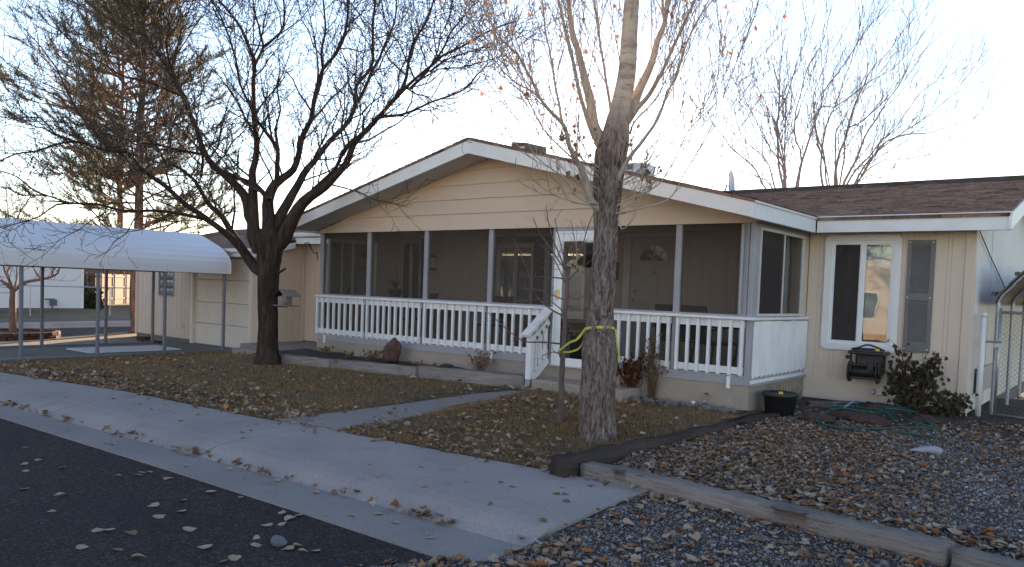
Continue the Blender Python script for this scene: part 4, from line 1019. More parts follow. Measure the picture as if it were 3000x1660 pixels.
ZA = lambda x, y: (x*.5053, y*.5053)
ZB = lambda x, y: (400+x*.5053, y*.5053)
ZC = lambda x, y: (900+x*.3509, y*.3509)
ZT = lambda x, y: (1350+x*.491, y*.491)
ZR = lambda x, y: (2000+x*.421, y*.421)
def limb(f, pts, d0, dd, w0, w1, bow=0):
    """picture-traced limb given its own distance: d0 -> d0+dd metres away; widths in pixels"""
    n = len(pts); P = []; Rr = []
    for i, p in enumerate(pts):
        t = i/(n-1); d = d0+dd*t+bow*math.sin(math.pi*t)
        x, y = f(*p); P.append(atd(x, y, d)); w = w0*(w1/w0)**t*((.42 if i == 0 else 1+.42*max(0,1-i/5.0)) if w0 > 25 else 1); Rr.append(w/2/FPX*d)
    return P, Rr
# --- dark locust by the garage
D1 = depth((-11.76, 7.93, 0))
T1 = thing('bare_locust_tree', (-11.76, 7.93, -.02), 'large dark spreading bare tree on the lawn by the garage', 'tree')
tr = MB(); P = []; Rr = []
for x, y, w in ((784,1070,84),(785,1050,68),(785,1010,58),(786,950,54),(785,880,56),(786,820,60),(787,780,64),(789,745,72),(789,715,76),(790,690,72),(790,672,50),(790,660,20)):
    P.append(atd(x, y, D1)); Rr.append(w/2/FPX*D1)
p_, r_ = smooth_path(P, Rr, .04); bark_tube(tr, p_, r_, 40, .07, 3.0, 1.2, 2.2)
LT = MB(); 
st = MB(); st.tube([onY(812,800,7.93), onY(822,797,7.9), onY(836,788,7.88)], [.028,.022,.017], 8)
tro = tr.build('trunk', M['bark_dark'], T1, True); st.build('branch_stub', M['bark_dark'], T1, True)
LIMBS1 = [
 (ZB, [(690,1470),(680,1370),(672,1280),(670,1180),(674,1080),(672,1000),(688,930),(700,810),(682,700),(674,600),(680,500),(688,375),(660,300),(622,215),(570,125),(480,5),(440,-60)], 0,.5, 34,6),
 (ZB, [(765,1470),(764,1370),(764,1270),(766,1150),(806,1070),(850,1035),(910,985),(940,900),(962,780),(1012,700),(1036,600),(1050,500),(1082,400),(1150,330),(1192,250),(1216,170),(1220,60),(1228,-60)], 0,1.3, 36,6),
 (ZB, [(812,1060),(816,960),(818,880),(770,795),(735,745),(695,690),(650,600),(600,480),(560,300),(510,160),(470,60),(400,-40)], .3,-1.2, 15,4),
 (ZB, [(815,1470),(850,1380),(905,1270),(975,1180),(1060,1110),(1150,1030),(1212,950),(1260,850),(1330,760),(1395,690),(1450,630),(1510,565),(1590,490),(1700,400),(1775,330),(1880,270),(2000,210),(2200,120)], 0,-1.6, 38,5),
 (ZB, [(800,1440),(820,1300),(870,1190),(930,1085),(990,990),(1060,900),(1150,790),(1240,690),(1270,600),(1278,500),(1335,430),(1372,360),(1370,200),(1378,60),(1380,-60)], .1,1.6, 26,6),
 (ZB, [(955,1205),(990,1140),(1060,1070),(1150,990),(1192,890),(1260,810),(1340,755)], -.2,-.3, 12,9),
 (ZB, [(1285,590),(1320,520),(1370,400),(1430,290),(1470,190),(1500,90),(1510,-40)], 1.0,1.2, 11,4),
 (ZC, [(545,1005),(640,975),(800,955),(930,910),(1060,840),(1240,780),(1340,720),(1410,640),(1500,540),(1510,430)], -.9,-1.8, 10,3),
 (ZC, [(745,800),(785,755),(830,650),(850,500),(900,340),(990,190),(1040,60),(1070,-40)], -.9,.8, 12,5),
 (ZC, [(865,740),(910,695),(1010,600),(1120,420),(1200,270),(1290,150),(1400,20),(1440,-60)], -1.0,.6, 10,4),
 (ZC, [(1030,600),(1080,560),(1200,490),(1340,440),(1500,375)], -1.2,.5, 7,3),
 (ZB, [(1080,395),(1070,300),(1096,180),(1086,60),(1080,-50)], .6,-.6, 8,4),
 (ZB, [(690,370),(735,270),(715,190),(680,80),(670,-40)], .3,.7, 9,4),
 (ZB, [(735,275),(830,190),(862,110),(850,20),(840,-50)], .4,.3, 8,4),
 (ZB, [(770,1160),(700,1090),(610,1040),(520,1000),(470,985)], .05,.5, 15,11),
 (ZA, [(1455,1330),(1448,1250),(1430,1170),(1380,1090),(1290,1000),(1215,930),(1175,850),(1140,740),(1095,640),(1055,540),(1000,470),(965,380),(900,290),(850,220),(770,180),(660,140),(590,80),(500,10)], .0,1.4, 26,5),
 (ZA, [(1050,545),(1010,470),(990,380),(960,250),(985,160),(940,80),(880,-20)], .8,-1.2, 10,4),
 (ZA, [(1050,555),(990,530),(900,490),(790,465),(700,440),(600,370),(490,325),(420,260),(370,200)], .8,-.8, 9,3),
 (ZA, [(1190,900),(1080,882),(950,852),(850,835),(700,800),(560,770)], .6,-1.6, 9,3),
 (ZA, [(1530,1610),(1490,1560),(1430,1490),(1372,1400),(1325,1320),(1265,1235),(1205,1170),(1160,1095),(1110,1030),(1040,980),(960,930),(900,850),(820,770)], .0,1.6, 29,5),
 (ZA, [(1400,1450),(1330,1370),(1260,1320),(1150,1245),(1050,1170),(960,1090),(870,1020),(800,960),(730,885),(640,880),(540,850),(430,820),(320,835),(200,880),(90,890),(-20,945)], .1,-2.0, 22,4),
 (ZA, [(1215,1290),(1180,1268),(1080,1252),(960,1232),(870,1222),(700,1222),(560,1190),(400,1178),(260,1135),(130,1140),(40,1090)], .0,-1.0, 13,4),
 (ZA, [(420,1180),(330,1190),(240,1260),(120,1290),(20,1330)], -.8,-.8, 7,2.5),
 (ZA, [(260,1135),(180,1090),(90,1020),(0,1000)], -.9,.5, 7,3),
 (ZA, [(640,880),(560,780),(440,640),(370,480),(300,350),(200,230),(120,140)], -1.2,.6, 7,2.5),
 (ZA, [(430,820),(320,780),(240,690),(120,690),(0,680)], -1.5,.2, 7,2.5),
 (ZA, [(1165,1030),(1175,900),(1120,820),(1000,700),(950,640)], .8,.6, 9,4),
]
r1 = random.Random(21)
c1 = dict(seg=[6,5,4,3], wig=[.22,.28,.32,.34], up=[.3,.45,.4,.2], rmin=.0044, space=[0,.20,.125,.14], ang=[(0,0),(28,68),(30,65),(30,70)],
          lift=[0,.12,.1,.05], len=[(1,1),(.7,1.75),(.35,.8),(.15,.36)], r=[.03,.022,.0095,.0058])
tw = MB()
for f, pts, d0, dd, w0, w1 in LIMBS1:
    P, Rr = limb(f, pts, D1+d0, dd, w0, w1)
    p_, r_ = smooth_path(P, Rr, .12); p_ = wiggle(p_, .035, 2.2, len(tw.v)%17)
    m = MB(); bark_tube(m, p_, r_, 14 if w0 > 14 else 8, .07, d0, 1.2, 1.6)
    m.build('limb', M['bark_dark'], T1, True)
    spawn(tw, p_, r_, 1, c1, r1, .22 if w0 > 20 else (.55 if pts[0] in ((420,1180),(260,1135)) else .08), 1)
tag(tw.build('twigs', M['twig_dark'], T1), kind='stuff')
# a few seed pods caught in the light
# --- furrowed cottonwood near the pavement
D2 = depth((-4.38, 6.95, 0))
T2 = thing('cottonwood_tree', tuple(onZ(1752,1285,-.05)), 'tall cottonwood with furrowed bark and orange leaves, yellow strap round its trunk', 'tree')
P = []; Rr = []
for x, y, w in ((1752,1296,132),(1752,1280,118),(1751,1250,108),(1750,1190,102),(1752,1130,100),(1757,1075,100),(1757,1035,104),(1757,990,92),(1759,940,78),(1762,895,70),(1766,850,71),(1767,800,72),(1769,760,69),(1773,715,68),(1774,660,69),(1776,614,76),(1780,560,84),(1784,510,88),(1790,455,94),(1800,420,88),(1808,370,74),(1815,330,62),(1823,290,58),(1833,240,55),(1839,190,52),(1843,120,49),(1847,60,46),(1851,0,44),(1854,-60,42)):
    P.append(atd(x, y, D2)); Rr.append(w/2/FPX*D2*.97)
p_, r_ = smooth_path(P, Rr, .016); m = MB(); bark_tube(m, p_, r_, 110, .085, 1.0, 1.5, 3.4, 3.35)
m.build('trunk', M['bark_cottonwood'], T2, True)
STEM = (p_, r_)
LIMBS2 = [
 ([(850,930),(835,850),(800,760),(768,600),(735,440),(700,300),(668,180),(650,60),(640,-60)], .0,.5, 34,12,'l'),
 ([(800,830),(765,740),(735,640),(700,500),(665,340),(627,200),(600,80),(565,-40)], .0,-.4, 15,7,'l'),
 ([(830,1260),(770,1180),(738,1080),(690,970),(650,870),(612,755),(545,680),(472,590),(400,440),(340,330),(250,250),(180,150),(100,-10)], -.05,-.9, 24,4,'l'),
 ([(605,745),(588,650),(562,480),(532,320),(500,170),(488,-20)], -.4,.4, 9,4,'l'),
 ([(975,760),(1030,620),(1072,520),(1130,400),(1180,240),(1215,130),(1242,-20)], .0,.5, 26,12,'l'),
 ([(990,740),(1060,640),(1130,560),(1220,400),(1282,250),(1340,120),(1405,-20)], -.05,-.7, 18,6,'l'),
 ([(1215,130),(1205,60),(1215,-30)], .4,.3, 9,6,'l'),
 ([(905,720),(890,620),(862,480),(832,260),(812,120),(792,-20)], .05,.3, 10,5,'l'),
 ([(930,1090),(1000,940),(1090,830),(1170,720),(1230,560),(1300,400),(1362,230),(1432,100),(1530,-20)], -.1,-.8, 14,3,'s'),
 ([(930,1275),(1000,1262),(1090,1240),(1250,1180),(1330,1050),(1450,850),(1560,600),(1629,430)], -.12,-.9, 7,2,'s'),
 ([(930,1230),(1000,1190),(1100,1150),(1200,1080),(1290,930),(1380,760),(1500,640),(1580,540)], -.1,-.4, 6,2,'s'),
 ([(820,1215),(760,1210),(690,1170),(620,1070),(500,980),(420,900),(350,730),(270,640),(180,500)], -.12,-.7, 6,2,'s'),
 ([(815,1250),(740,1215),(640,1200),(580,1100),(530,1040)], -.12,-.4, 5,2,'s'),
 ([(940,1300),(960,1370),(1010,1330),(1050,1260)], -.12,-.3, 6,2,'s'),
 ([(1010,800),(1020,760),(1060,700),(1120,640),(1190,540),(1260,380),(1320,290)], -.2,-.5, 7,2.5,'s'),
 ([(470,590),(420,540),(300,470),(180,330),(120,210),(60,100)], -.6,-.3, 6,2,'s'),
 ([(690,970),(600,880),(500,780),(400,600),(330,520),(250,480)], -.3,-.6, 6,2,'s'),
]
r2 = random.Random(5)
c2 = dict(seg=[6,6,5,3], wig=[.08,.09,.10,.14], up=[.3,.5,.55,.3], rmin=.0034, space=[0,.15,.15,.15], ang=[(0,0),(18,44),(20,42),(25,50)],
          lift=[0,.25,.2,.1], len=[(1,1),(.45,1.35),(.22,.6),(.06,.16)], r=[.02,.0085,.0042,.003])
tw = MB(); tips = []
for pts, d0, dd, w0, w1, kind in LIMBS2:
    P, Rr = limb(ZT, pts, D2+d0, dd, w0, w1)
    p_, r_ = smooth_path(P, Rr, .05); p_ = wiggle(p_, .018, 3, len(tw.v)%13) if kind != 'main' else p_
    m = MB(); bark_tube(m, p_, r_, 26 if kind == 'main' else (14 if w0 > 12 else 7), .035, d0, 1.2, 1.6)
    m.build('stem' if kind == 'main' else 'limb', M['bark_smooth'] if kind != 's' else M['twig_poplar'], T2, True)
    spawn(tw, p_, r_, 1, c2, r2, .5 if kind == 'main' else (.30 if kind == 's' else .2), 1, tips)
ks = [i for i, q in enumerate(STEM[0]) if q.z > 3.4]; spawn(tw, [STEM[0][i] for i in ks], [STEM[1][i] for i in ks], 1, c2, r2, .1, 1, tips)
# short shoots sprouting from the old trunk at head height of the gable
for k in range(24):
    y = r2.uniform(470, 632); sd = r2.choice((-1,1)); x = 1781+sd*r2.uniform(20,40)
    p = atd(x, y, D2-.10); d = CR*sd*r2.uniform(.5,1.2)+CU*r2.uniform(.1,.9)-CF*r2.uniform(-.2,.7)
    grow(tw, p, d, r2.uniform(.15,.6), .006, 1, c2, r2, tips)
tag(tw.build('twigs', M['twig_poplar'], T2), kind='stuff')
def leaves_on(tips, n, rr, s0, s1, name, mm, parent):
    mb = MB()
    for _ in range(n):
        p, d = rr.choice(tips)
        V = LV[rr.randrange(10)]; s = rr.uniform(s0, s1)
        Q = __import__('mathutils').Euler((rr.uniform(.9,2.2), rr.uniform(-.7,.7), rr.uniform(0,6.28))).to_matrix()
        p = p+Vector((0,0,-s*.6))
        mb.add([p+Q@(Vector(v)*s) for v in V], [tuple(int(i) for i in f) for f in LF])
    return mb.build(name, mm, parent)
vis = [t for t in tips if (t[0]-CAM).dot(CU)/(t[0]-CAM).dot(CF) < .42]
leaves_on(vis, 140, r2, .026, .048, 'leaves', M['leaf_tree'], T2)
low = [t for t in vis if abs((t[0]-CAM).dot(CR)/(t[0]-CAM).dot(CF)*FPX-275) < 130 and 360 < CY-(t[0]-CAM).dot(CU)/(t[0]-CAM).dot(CF)*FPX < 660]
if low: leaves_on(low, 46, r2, .035, .065, 'leaves', M['leaf_brown'], T2)
# a seed-head of old leaves dangling in front of the storm door
head = [(atd(1690+r2.gauss(0,14), 772+r2.gauss(0,9), D2-.25+r2.gauss(0,.05)), Vector((0,0,1))) for _ in range(12)]+[(atd(1690+r2.gauss(0,6), 735+r2.gauss(0,14), D2-.25), Vector((0,0,1))) for _ in range(7)]
leaves_on(head, 26, r2, .03, .055, 'leaves', M['leaf_tan'], T2); m = MB(); m.tube([atd(1692,660,D2-.22), atd(1688,710,D2-.25), atd(1690,770,D2-.25)], [.004,.003,.002], 4); m.build('hanging_twig', M['twig_poplar'], T2)
# --- staked sapling
DS = depth((-5.11, 7.31, 0))
T3 = thing('fruit_sapling', tuple(onZ(1640,1232,-.04)), 'thin bare sapling staked with a yellow strap in front of the storm door', 'sapling')
Zs = lambda x, y: (1400+x*.3929, 640+y*.3929)
P, Rr = limb(Zs, [(612,1510),(622,1300),(632,1050),(640,900),(650,750),(655,600),(662,480),(665,400)], DS, 0, 19, 9); Rr[0] *= 1.5
p_, r_ = smooth_path(P, Rr, .03); m = MB(); bark_tube(m, wiggle(p_, .012, 4, 3), r_, 12, .05, 2); m.build('trunk', M['bark_young'], T3, True)
tw = MB(); r3 = random.Random(9)
c3 = dict(seg=[6,7,5,3], wig=[.05,.10,.16,.2], up=[.3,.45,.3,.1], rmin=.0018, space=[0,.2,.13,.1], ang=[(0,0),(45,70),(35,70),(30,60)],
          lift=[0,.2,.1,.05], len=[(1,1),(.4,.9),(.10,.3),(.04,.1)], r=[.012,.008,.0042,.0026])
for pts, dd, w0, w1 in [([(660,410),(620,310),(560,140),(520,20),(505,-90)],.1,6,2),([(655,390),(560,250),(470,120),(410,-10)],-.2,5,2),([(665,400),(640,290),(600,120),(575,0)],-.1,5,2),([(670,420),(770,210),(850,0),(890,-90)],.1,5,2),
   ([(668,470),(740,400),(830,330),(900,250)],-.2,5,2),([(640,450),(520,440),(380,435),(300,400)],-.25,5,2),([(630,720),(500,640),(420,540),(330,300),(265,150)],-.2,6,2),([(620,930),(450,915),(330,900),(180,790),(70,695)],-.3,6,2),
   ([(640,600),(540,560),(440,520),(300,520)],.2,4,2),([(650,560),(740,600),(830,540)],.1,4,2),([(655,640),(760,680),(860,620)],-.2,4,2),([(640,850),(720,830),(800,850)],-.2,4,2),([(615,1010),(560,990),(480,1015)],-.1,4,2),
   ([(640,690),(520,600),(400,600),(240,620)],.3,4,2),([(650,480),(590,350),(560,300),(480,210)],.3,4,2),([(662,440),(700,340),(720,200),(700,40)],.25,4,2)]:
    P, Rr = limb(Zs, pts, DS, dd, w0, w1); p_, r_ = smooth_path(P, Rr, .05); p_ = wiggle(p_, .015, 5, len(tw.v)%11); tw.tube(p_, r_, 5, False)
    spawn(tw, p_, r_, 2, c3, r3, .12, 1)
tag(tw.build('twigs', M['bark_young'], T3), kind='stuff')
# hanging seed head of the cottonwood's leaves caught on the sapling
# --- bare trees behind the roof
def far_tree(label, cx, D, stems, seed, sp=.55):
    base = atd(cx, 900, D); base.z = -.3
    t = thing('bare_elm_tree', tuple(base), label, 'tree', 'bare trees behind the roof')
    q0 = atd(cx, 640, D)
    tr = MB(); p_, r_ = smooth_path([base, base.lerp(q0,.5)+Vector((.1,0,0)), q0], [.26,.22,.2], .2); bark_tube(tr, p_, r_, 12, .05, seed); tr.build('trunk', M['twig_grey'], t, True)
    rr = random.Random(seed)
    cf = dict(seg=[6,6,4], wig=[.05,.08,.11], up=[.2,.5,.45], rmin=.0075, space=[0,sp*.62,.30], ang=[(0,0),(18,40),(20,42)], lift=[0,.15,.12], len=[(1,1),(.9,2.6),(.4,1.1)], r=[.03,.018,.0095])
    tw = MB()
    for pts, dd, w0, w1 in stems:
        P, Rr = limb(ZR, pts, D, dd, w0*.82, w1*.9); P = [q0]+P; Rr = [Rr[0]*1.1]+Rr
        p_, r_ = smooth_path(P, Rr, .3); p_ = wiggle(p_, .12, .8, len(tw.v)%23)
        m = MB(); m.tube(p_, r_, 7, False); m.build('limb', M['twig_grey'], t, True)
        spawn(tw, p_, r_, 1, cf, rr, .22, 1)
    tag(tw.build('twigs', M['twig_grey'], t), kind='stuff')
far_tree('slender bare tree behind the brown roof, nearer the cottonwood', 2310, 27, [
 ([(700,1290),(668,1000),(655,800),(682,600),(697,450),(700,300),(690,170),(730,90)],.5,9,1.6),
 ([(800,1290),(830,1120),(900,920),(960,730),(985,640),(1100,500),(1250,240),(1400,100),(1490,0)],1,11,1.8),
 ([(828,1130),(785,980),(790,760),(832,640),(890,470),(960,320),(1000,170),(1030,50)],-1,7,1.6),
 ([(560,1290),(500,1180),(400,1080),(330,1000),(280,920),(230,870),(190,840)],-1,6,1.5),
 ([(640,1290),(600,1150),(540,1060),(450,985),(400,870),(360,720),(300,640)],1,6,1.5),
 ([(690,1150),(620,1040),(540,900),(480,780),(430,660),(390,570)],2,6,1.5),
 ([(665,890),(580,820),(500,770),(420,690)],1,5,1.5),([(700,700),(650,640),(540,640),(450,530)],0,5,1.5),
 ([(655,850),(700,700),(760,520),(810,400),(865,230),(868,100)],-1,6,1.5),
 ([(600,1290),(540,1240),(430,1190),(330,1170),(280,1130)],-2,5,1.5)], 31)
far_tree('wide fan shaped bare tree behind the brown roof, towards the house end', 2450, 28, [
 ([(965,1280),(970,1100),(1000,870),(1050,760),(1105,600),(1170,430),(1240,240),(1330,90)],.5,9,1.6),
 ([(1060,1280),(1090,1060),(1142,950),(1190,760),(1230,640),(1300,520),(1400,400),(1500,260),(1600,160),(1635,80)],1,11,1.6),
 ([(1130,1280),(1190,1120),(1250,980),(1330,850),(1400,740),(1500,600),(1590,430),(1650,290),(1705,190)],-1,10,1.6),
 ([(1150,1280),(1220,1180),(1300,1100),(1380,980),(1480,890),(1580,740),(1670,640),(1800,560),(1950,480)],1,8,1.5),
 ([(1200,1280),(1270,1150),(1350,1050),(1490,960),(1640,850),(1790,740),(1900,660),(2030,560)],-1,8,1.5),
 ([(1310,1110),(1420,990),(1560,950),(1750,925),(1900,870),(2020,830),(2100,740)],0,6,1.4),
 ([(1210,1270),(1320,1160),(1420,1105),(1560,1100),(1720,1065)],-1,6,1.4),
 ([(1230,1275),(1330,1230),(1440,1250),(1520,1200)],1,4,1.4),
 ([(1060,1020),(1075,900),(1120,840),(1180,700),(1230,650)],1,6,1.6),
 ([(930,830),(1050,740),(1210,640),(1330,560),(1480,480),(1540,420)],-1,6,1.5),
 ([(1140,950),(1260,830),(1400,700),(1520,560),(1560,460)],2,6,1.5),
 ([(970,1100),(930,900),(915,700),(980,500),(1015,360)],1,5,1.5)], 32)
# --- pines behind the garage
def needle_tree(name, base, label, px_trunk, D, hz, rmax, z0, seed, ntuft, mm, radii, sc):
    t = thing(name, tuple(base), label, 'pine tree', 'pines behind the garage'); rr = random.Random(seed)
    tp = atd(px_trunk, 640, D); top = Vector((tp.x+.2, tp.y, base.z+hz))
    path, rad = smooth_path([base, base.lerp(tp,.5), tp, tp.lerp(top,.5), top], radii, .12*sc)
    path = wiggle(path, .10, .5, seed); rad[0] *= 1.45; rad[1] *= 1.2
    tr = MB(); bark_tube(tr, path, rad, 22, .07, seed, 1.2, 2.2); tr.build('trunk', mm, t, True)
    br = MB(); tuft = []
    zz = z0
    while zz < hz-.2:
        f = (zz-z0)/(hz-z0); i = min(range(len(path)), key=lambda k: abs(path[k].z-base.z-zz)); p = path[i]
        for _ in range(rr.choice((2,2,3))):
            a = rr.uniform(0,6.28); ln = rmax*(1-.62*f**1.2)*rr.uniform(.55,1.1)*(.7+.3*min(1,f*5))
            d = Vector((math.cos(a), math.sin(a), rr.uniform(-.12,.40)+.45*f)); pts = [p]; n = 7
            for k in range(n):
                d = (d+Vector((rr.gauss(0,.2), rr.gauss(0,.2), .05+rr.gauss(0,.12)))).normalized(); pts.append(pts[-1]+d*ln/n)
            rad_ = [(.028*(1-k/(n+.6))+.005)*sc for k in range(n+1)]; br.tube(pts, rad_, 5, False)
            for k in range(2, n+1):
                for _ in range(4):
                    dd = ((pts[k]-pts[k-1]).normalized()+Vector((rr.gauss(0,.6),rr.gauss(0,.6),rr.gauss(.25,.4)))).normalized(); l2 = sc*rr.uniform(.35,.95)*(.6+.4*k/n)
                    s0 = pts[k-1].lerp(pts[k], rr.random()); q = s0+dd*l2*.5; q2 = q+(dd+Vector((0,0,.35))).normalized()*l2*.5; br.tube([s0,q,q2],[.008*sc,.006*sc,.004*sc],3,False)
                    tuft += [(q2, (q2-q).normalized()), (q.lerp(q2,.45), (q2-q).normalized())]
                    if rr.random() < .6: tuft.append((q, (q2-q).normalized()))
        zz += rr.uniform(.11,.25)*sc
    br.build('branches', M['bark_pine'], t)
    tuft = [q for q in tuft if noise.noise(q[0]*(.55/sc)+Vector((seed,0,0))) > -.12]; tf = [tuft[k] for k in nrng.choice(len(tuft), min(ntuft, len(tuft)), replace=False)]; K = 26
    P = np.array([q[0] for q in tf]).repeat(K,0); A = np.array([q[1] for q in tf]).repeat(K,0); n = len(P)
    d = A*.9+nrng.normal(0,.55,(n,3)); d /= np.linalg.norm(d,axis=1)[:,None]; P = P-A*nrng.uniform(-.03,.24,(n,1))*sc
    side = np.cross(d, nrng.normal(0,1,(n,3))); side /= np.linalg.norm(side,axis=1)[:,None]
    ln = nrng.uniform(.10,.20,(n,1))*sc; wd = .0066*sc
    V = np.stack([P-side*wd, P+side*wd, P+d*ln], 1).reshape(-1,3)
    c = pal(len(tf), [(.095,.090,.042),(.065,.075,.038),(.155,.115,.055),(.11,.092,.045)], [34,30,16,20], .2).repeat(K*3,0)
    tag(np_mesh('needles', V, np.arange(3*n).reshape(-1,3), M['needles'], t, c), kind='stuff')
pb = onZ(398, 974, -.22)
needle_tree('pine_tree', pb, 'broad brown-green pine rising behind the carport beside the garage', 404, depth(pb), 13.5, 4.4, 2.4, 71, 24000, M['bark_pine2'], [.16,.15,.12,.07,.02], 1.0)
pb2 = atd(352, 930, 52); pb2.z = -.3
needle_tree('pine_tree', pb2, 'farther pine with an orange trunk, left of the broad pine', 352, 52, 21.0, 7.2, 6.5, 72, 14000, M['bark_pine'], [.25,.22,.18,.09,.03], 2.0)
# --- pruned little tree in a brick ring at the corner of the plot
PB = onZ(38, 985, -.2); DP = depth(PB)
T4 = thing('pruned_tree', tuple(PB), 'small pollarded tree growing in a red brick ring beyond the carport', 'tree')
Zp = lambda x, y: (x*.3018, 620+y*.3018)
P, Rr = limb(Zp, [(122,1200),(122,1050),(122,880),(125,740)], DP, 0, 20, 16); p_, r_ = smooth_path(P, Rr, .06); m = MB(); bark_tube(m, p_, r_, 14, .06, 4); m.build('trunk', M['bark_prune'], T4, True)
tw = MB(); r4 = random.Random(3)
c4 = dict(seg=[5,5,4], wig=[.1,.12,.15], up=[.3,.4,.3], rmin=.004, space=[0,.16,.13], ang=[(0,0),(30,65),(30,60)], lift=[0,.3,.1], len=[(1,1),(.3,.8),(.15,.35)], r=[.02,.010,.006])
for pts, dd, w0, w1 in [([(128,760),(80,640),(45,580),(30,500)],.2,11,4),([(120,750),(60,700),(0,670),(-80,640)],-.2,11,4),([(135,760),(240,690),(400,660),(500,635),(560,600),(580,540)],-.3,11,4),([(140,740),(165,640),(160,540)],.3,7,3),([(400,660),(350,600),(330,560)],-.2,5,3),([(500,640),(515,580),(530,540)],-.3,7,3),([(90,660),(70,600),(100,520)],.3,6,3)]:
    P, Rr = limb(Zp, pts, DP, dd, w0, w1); p_, r_ = smooth_path(P, Rr, .1); m = MB(); bark_tube(m, p_, r_, 9, .05, 2); m.build('limb', M['bark_prune'], T4, True); spawn(tw, p_, r_, 1, c4, r4, .3, 1)
tag(tw.build('twigs', M['bark_prune'], T4), kind='stuff')
# distant leafless trees, seen low over the carport roof
def hazy_tree(px, D, h, rad, seed, label):
    b = atd(px, 950, D); b.z = -.4; t = thing('distant_tree', tuple(b), label, 'tree'); rr = random.Random(seed)
    tr = MB(); tr.tube([b, b+Vector((0,0,h*.35)), b+Vector((.1,0,h*.6))], [.25,.2,.12], 8); tr.build('trunk', M['twig_grey'], t, True)
    cf = dict(seg=[6,5,4,3], wig=[.1,.14,.18,.2], up=[.4,.4,.3,.2], rmin=.010, space=[.5,.5,.5,.45], ang=[(30,60),(25,60),(25,60),(25,60)], lift=[.2,.2,.1,.1], len=[(rad,rad*1.3),(1.2,2.4),(.6,1.4),(.3,.8)], r=[.08,.04,.02,.012])
    tw = MB(); spawn(tw, [b+Vector((0,0,h*.22)), b+Vector((0,0,h*.45)), b+Vector((.1,0,h*.62))], [.2,.15,.1], 0, dict(cf, space=[.22,.5,.5,.45]), rr, 0, 1)
    tag(tw.build('twigs', M['twig_grey'], t), kind='stuff')
hazy_tree(25, 52, 7.0, 2.6, 55, 'far pale leafless tree seen low over the left end of the carport roof')
# ---------------------------------------------------------------- things on and around the house
def T(name, loc, label, cat, group=None): return thing(name, tuple(loc), label, cat, group)
def pt(t, name, mb, m, smooth=False): return mb.build(name, m, t, smooth)
# --- carport
CX0, CX1, CY0, CY1, CZ = -18.82, -16.05, -.6, 9.80, -.185
cpt = T('carport', (-17.4, 5, CZ), 'white metal carport with curved eaves on blue-grey posts over the driveway', 'carport')
def cprof(x0, x1):
    xm = (x0+x1)/2
    R_ = [(x1+.035,1.545),(x1+.035,1.69),(x1+.02,1.80),(x1-.06,1.92),(x1-.20,2.02),(x1-.42,2.135),(x1-.75,2.25),(x1-1.1,2.365)]
    out = []
    for (xa, za), (xb, zb) in zip(R_[:-1], R_[1:]):
        out.append((xa, za))
    out += [R_[-1], (xm, 2.46)]
    return out + [(2*xm-x, z) for x, z in out[-2::-1]]
prf = cprof(CX0, CX1); 
def ribbed(prf):
    out = [prf[0]]
    for k, ((xa,za),(xb,zb)) in enumerate(zip(prf[:-1], prf[1:])):
        l = math.hypot(xb-xa, zb-za); n = (-(zb-za)/l, (xb-xa)/l) 
        nx, nz = (zb-za)/l, -(xb-xa)/l
        if l > .13 and k not in (0,):
            for t, h in ((.90-.035/l,0),(.90-.02/l,.006),(.90+.0/l,.006),(.90+.015/l,0)): out.append((xa+(xb-xa)*t+nx*h, za+(zb-za)*t+nz*h))
        out.append((xb, zb))
    return out
rp = ribbed(prf); V = []; F = []
for y in (CY0, CY1):
    for x, z in rp: V.append((x,y,z))
n = len(rp); F = [(i,i+1,n+i+1,n+i) for i in range(n-1)]
o = pt(cpt, 'roof_panel', MB().add(V, F), M['panel_white']); sl_ = o.modifiers.new('thick', 'SOLIDIFY'); sl_.thickness = .004; sl_.offset = -1
un = MB(); V = []
for y in (CY0+.02, CY1-.02):
    for x, z in prf: V.append((x-.012*(1 if x > (CX0+CX1)/2 else -1), y, z-.012))
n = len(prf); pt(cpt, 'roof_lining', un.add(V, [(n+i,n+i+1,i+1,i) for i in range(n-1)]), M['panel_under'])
tm = MB(); tm.tube([(x+ (.01 if x>(CX0+CX1)/2 else -.01), CY1, z+.004) for x, z in prf], .014, 6); pt(cpt, 'edge_trim', tm, M['panel_white'])
PY = [-.44+1.36*k for k in range(8)]; PY = [9.70-1.362*k for k in range(8)]
for x in (CX0, CX1-.045):
    for y in PY:
        if x == CX0 and abs(y-9.70) < .1: y = 9.45
        pt(cpt, 'post', MB().bbox(x-.03, x+.03, y-.03, y+.03, CZ-.01, 1.62, .008), M['post_grey'])
    pt(cpt, 'base_rail', MB().box(x-.028, x+.028, CY0+.1, 9.67 if x > -17 else 9.42, CZ-.005, CZ+.045), M['post_grey'])
    pt(cpt, 'top_rail', MB().box(x-.028, x+.028, CY0+.1, CY1-.15, 1.56, 1.615), M['post_grey'])
for y in PY[:5]:
    a = MB(); a.tube([(x-.035*(1 if x > (CX0+CX1)/2 else -1), y, z-.05) for x, z in prf[1:-1]], .025, 6); pt(cpt, 'roof_bow', a, M['galv'])
sc = MB()
for y in PY:
    for z in (1.60, 1.665): sc.lathe((CX1+.038,y,z), [(.008,-.003),(.008,.004)], 6, 'x')
pt(cpt, 'screws', sc, M['dark_trim'])
# flat pale board added on the drive in place of the sun glare
bd = T('board', (-17.3, 8.3, -.18), 'flat pale board added to imitate sun glare on the driveway under the carport', 'board'); pt(bd, 'sheet', MB().bbox(-18.0,-16.9,7.15,9.15,-.182,-.155), M['far_white'])
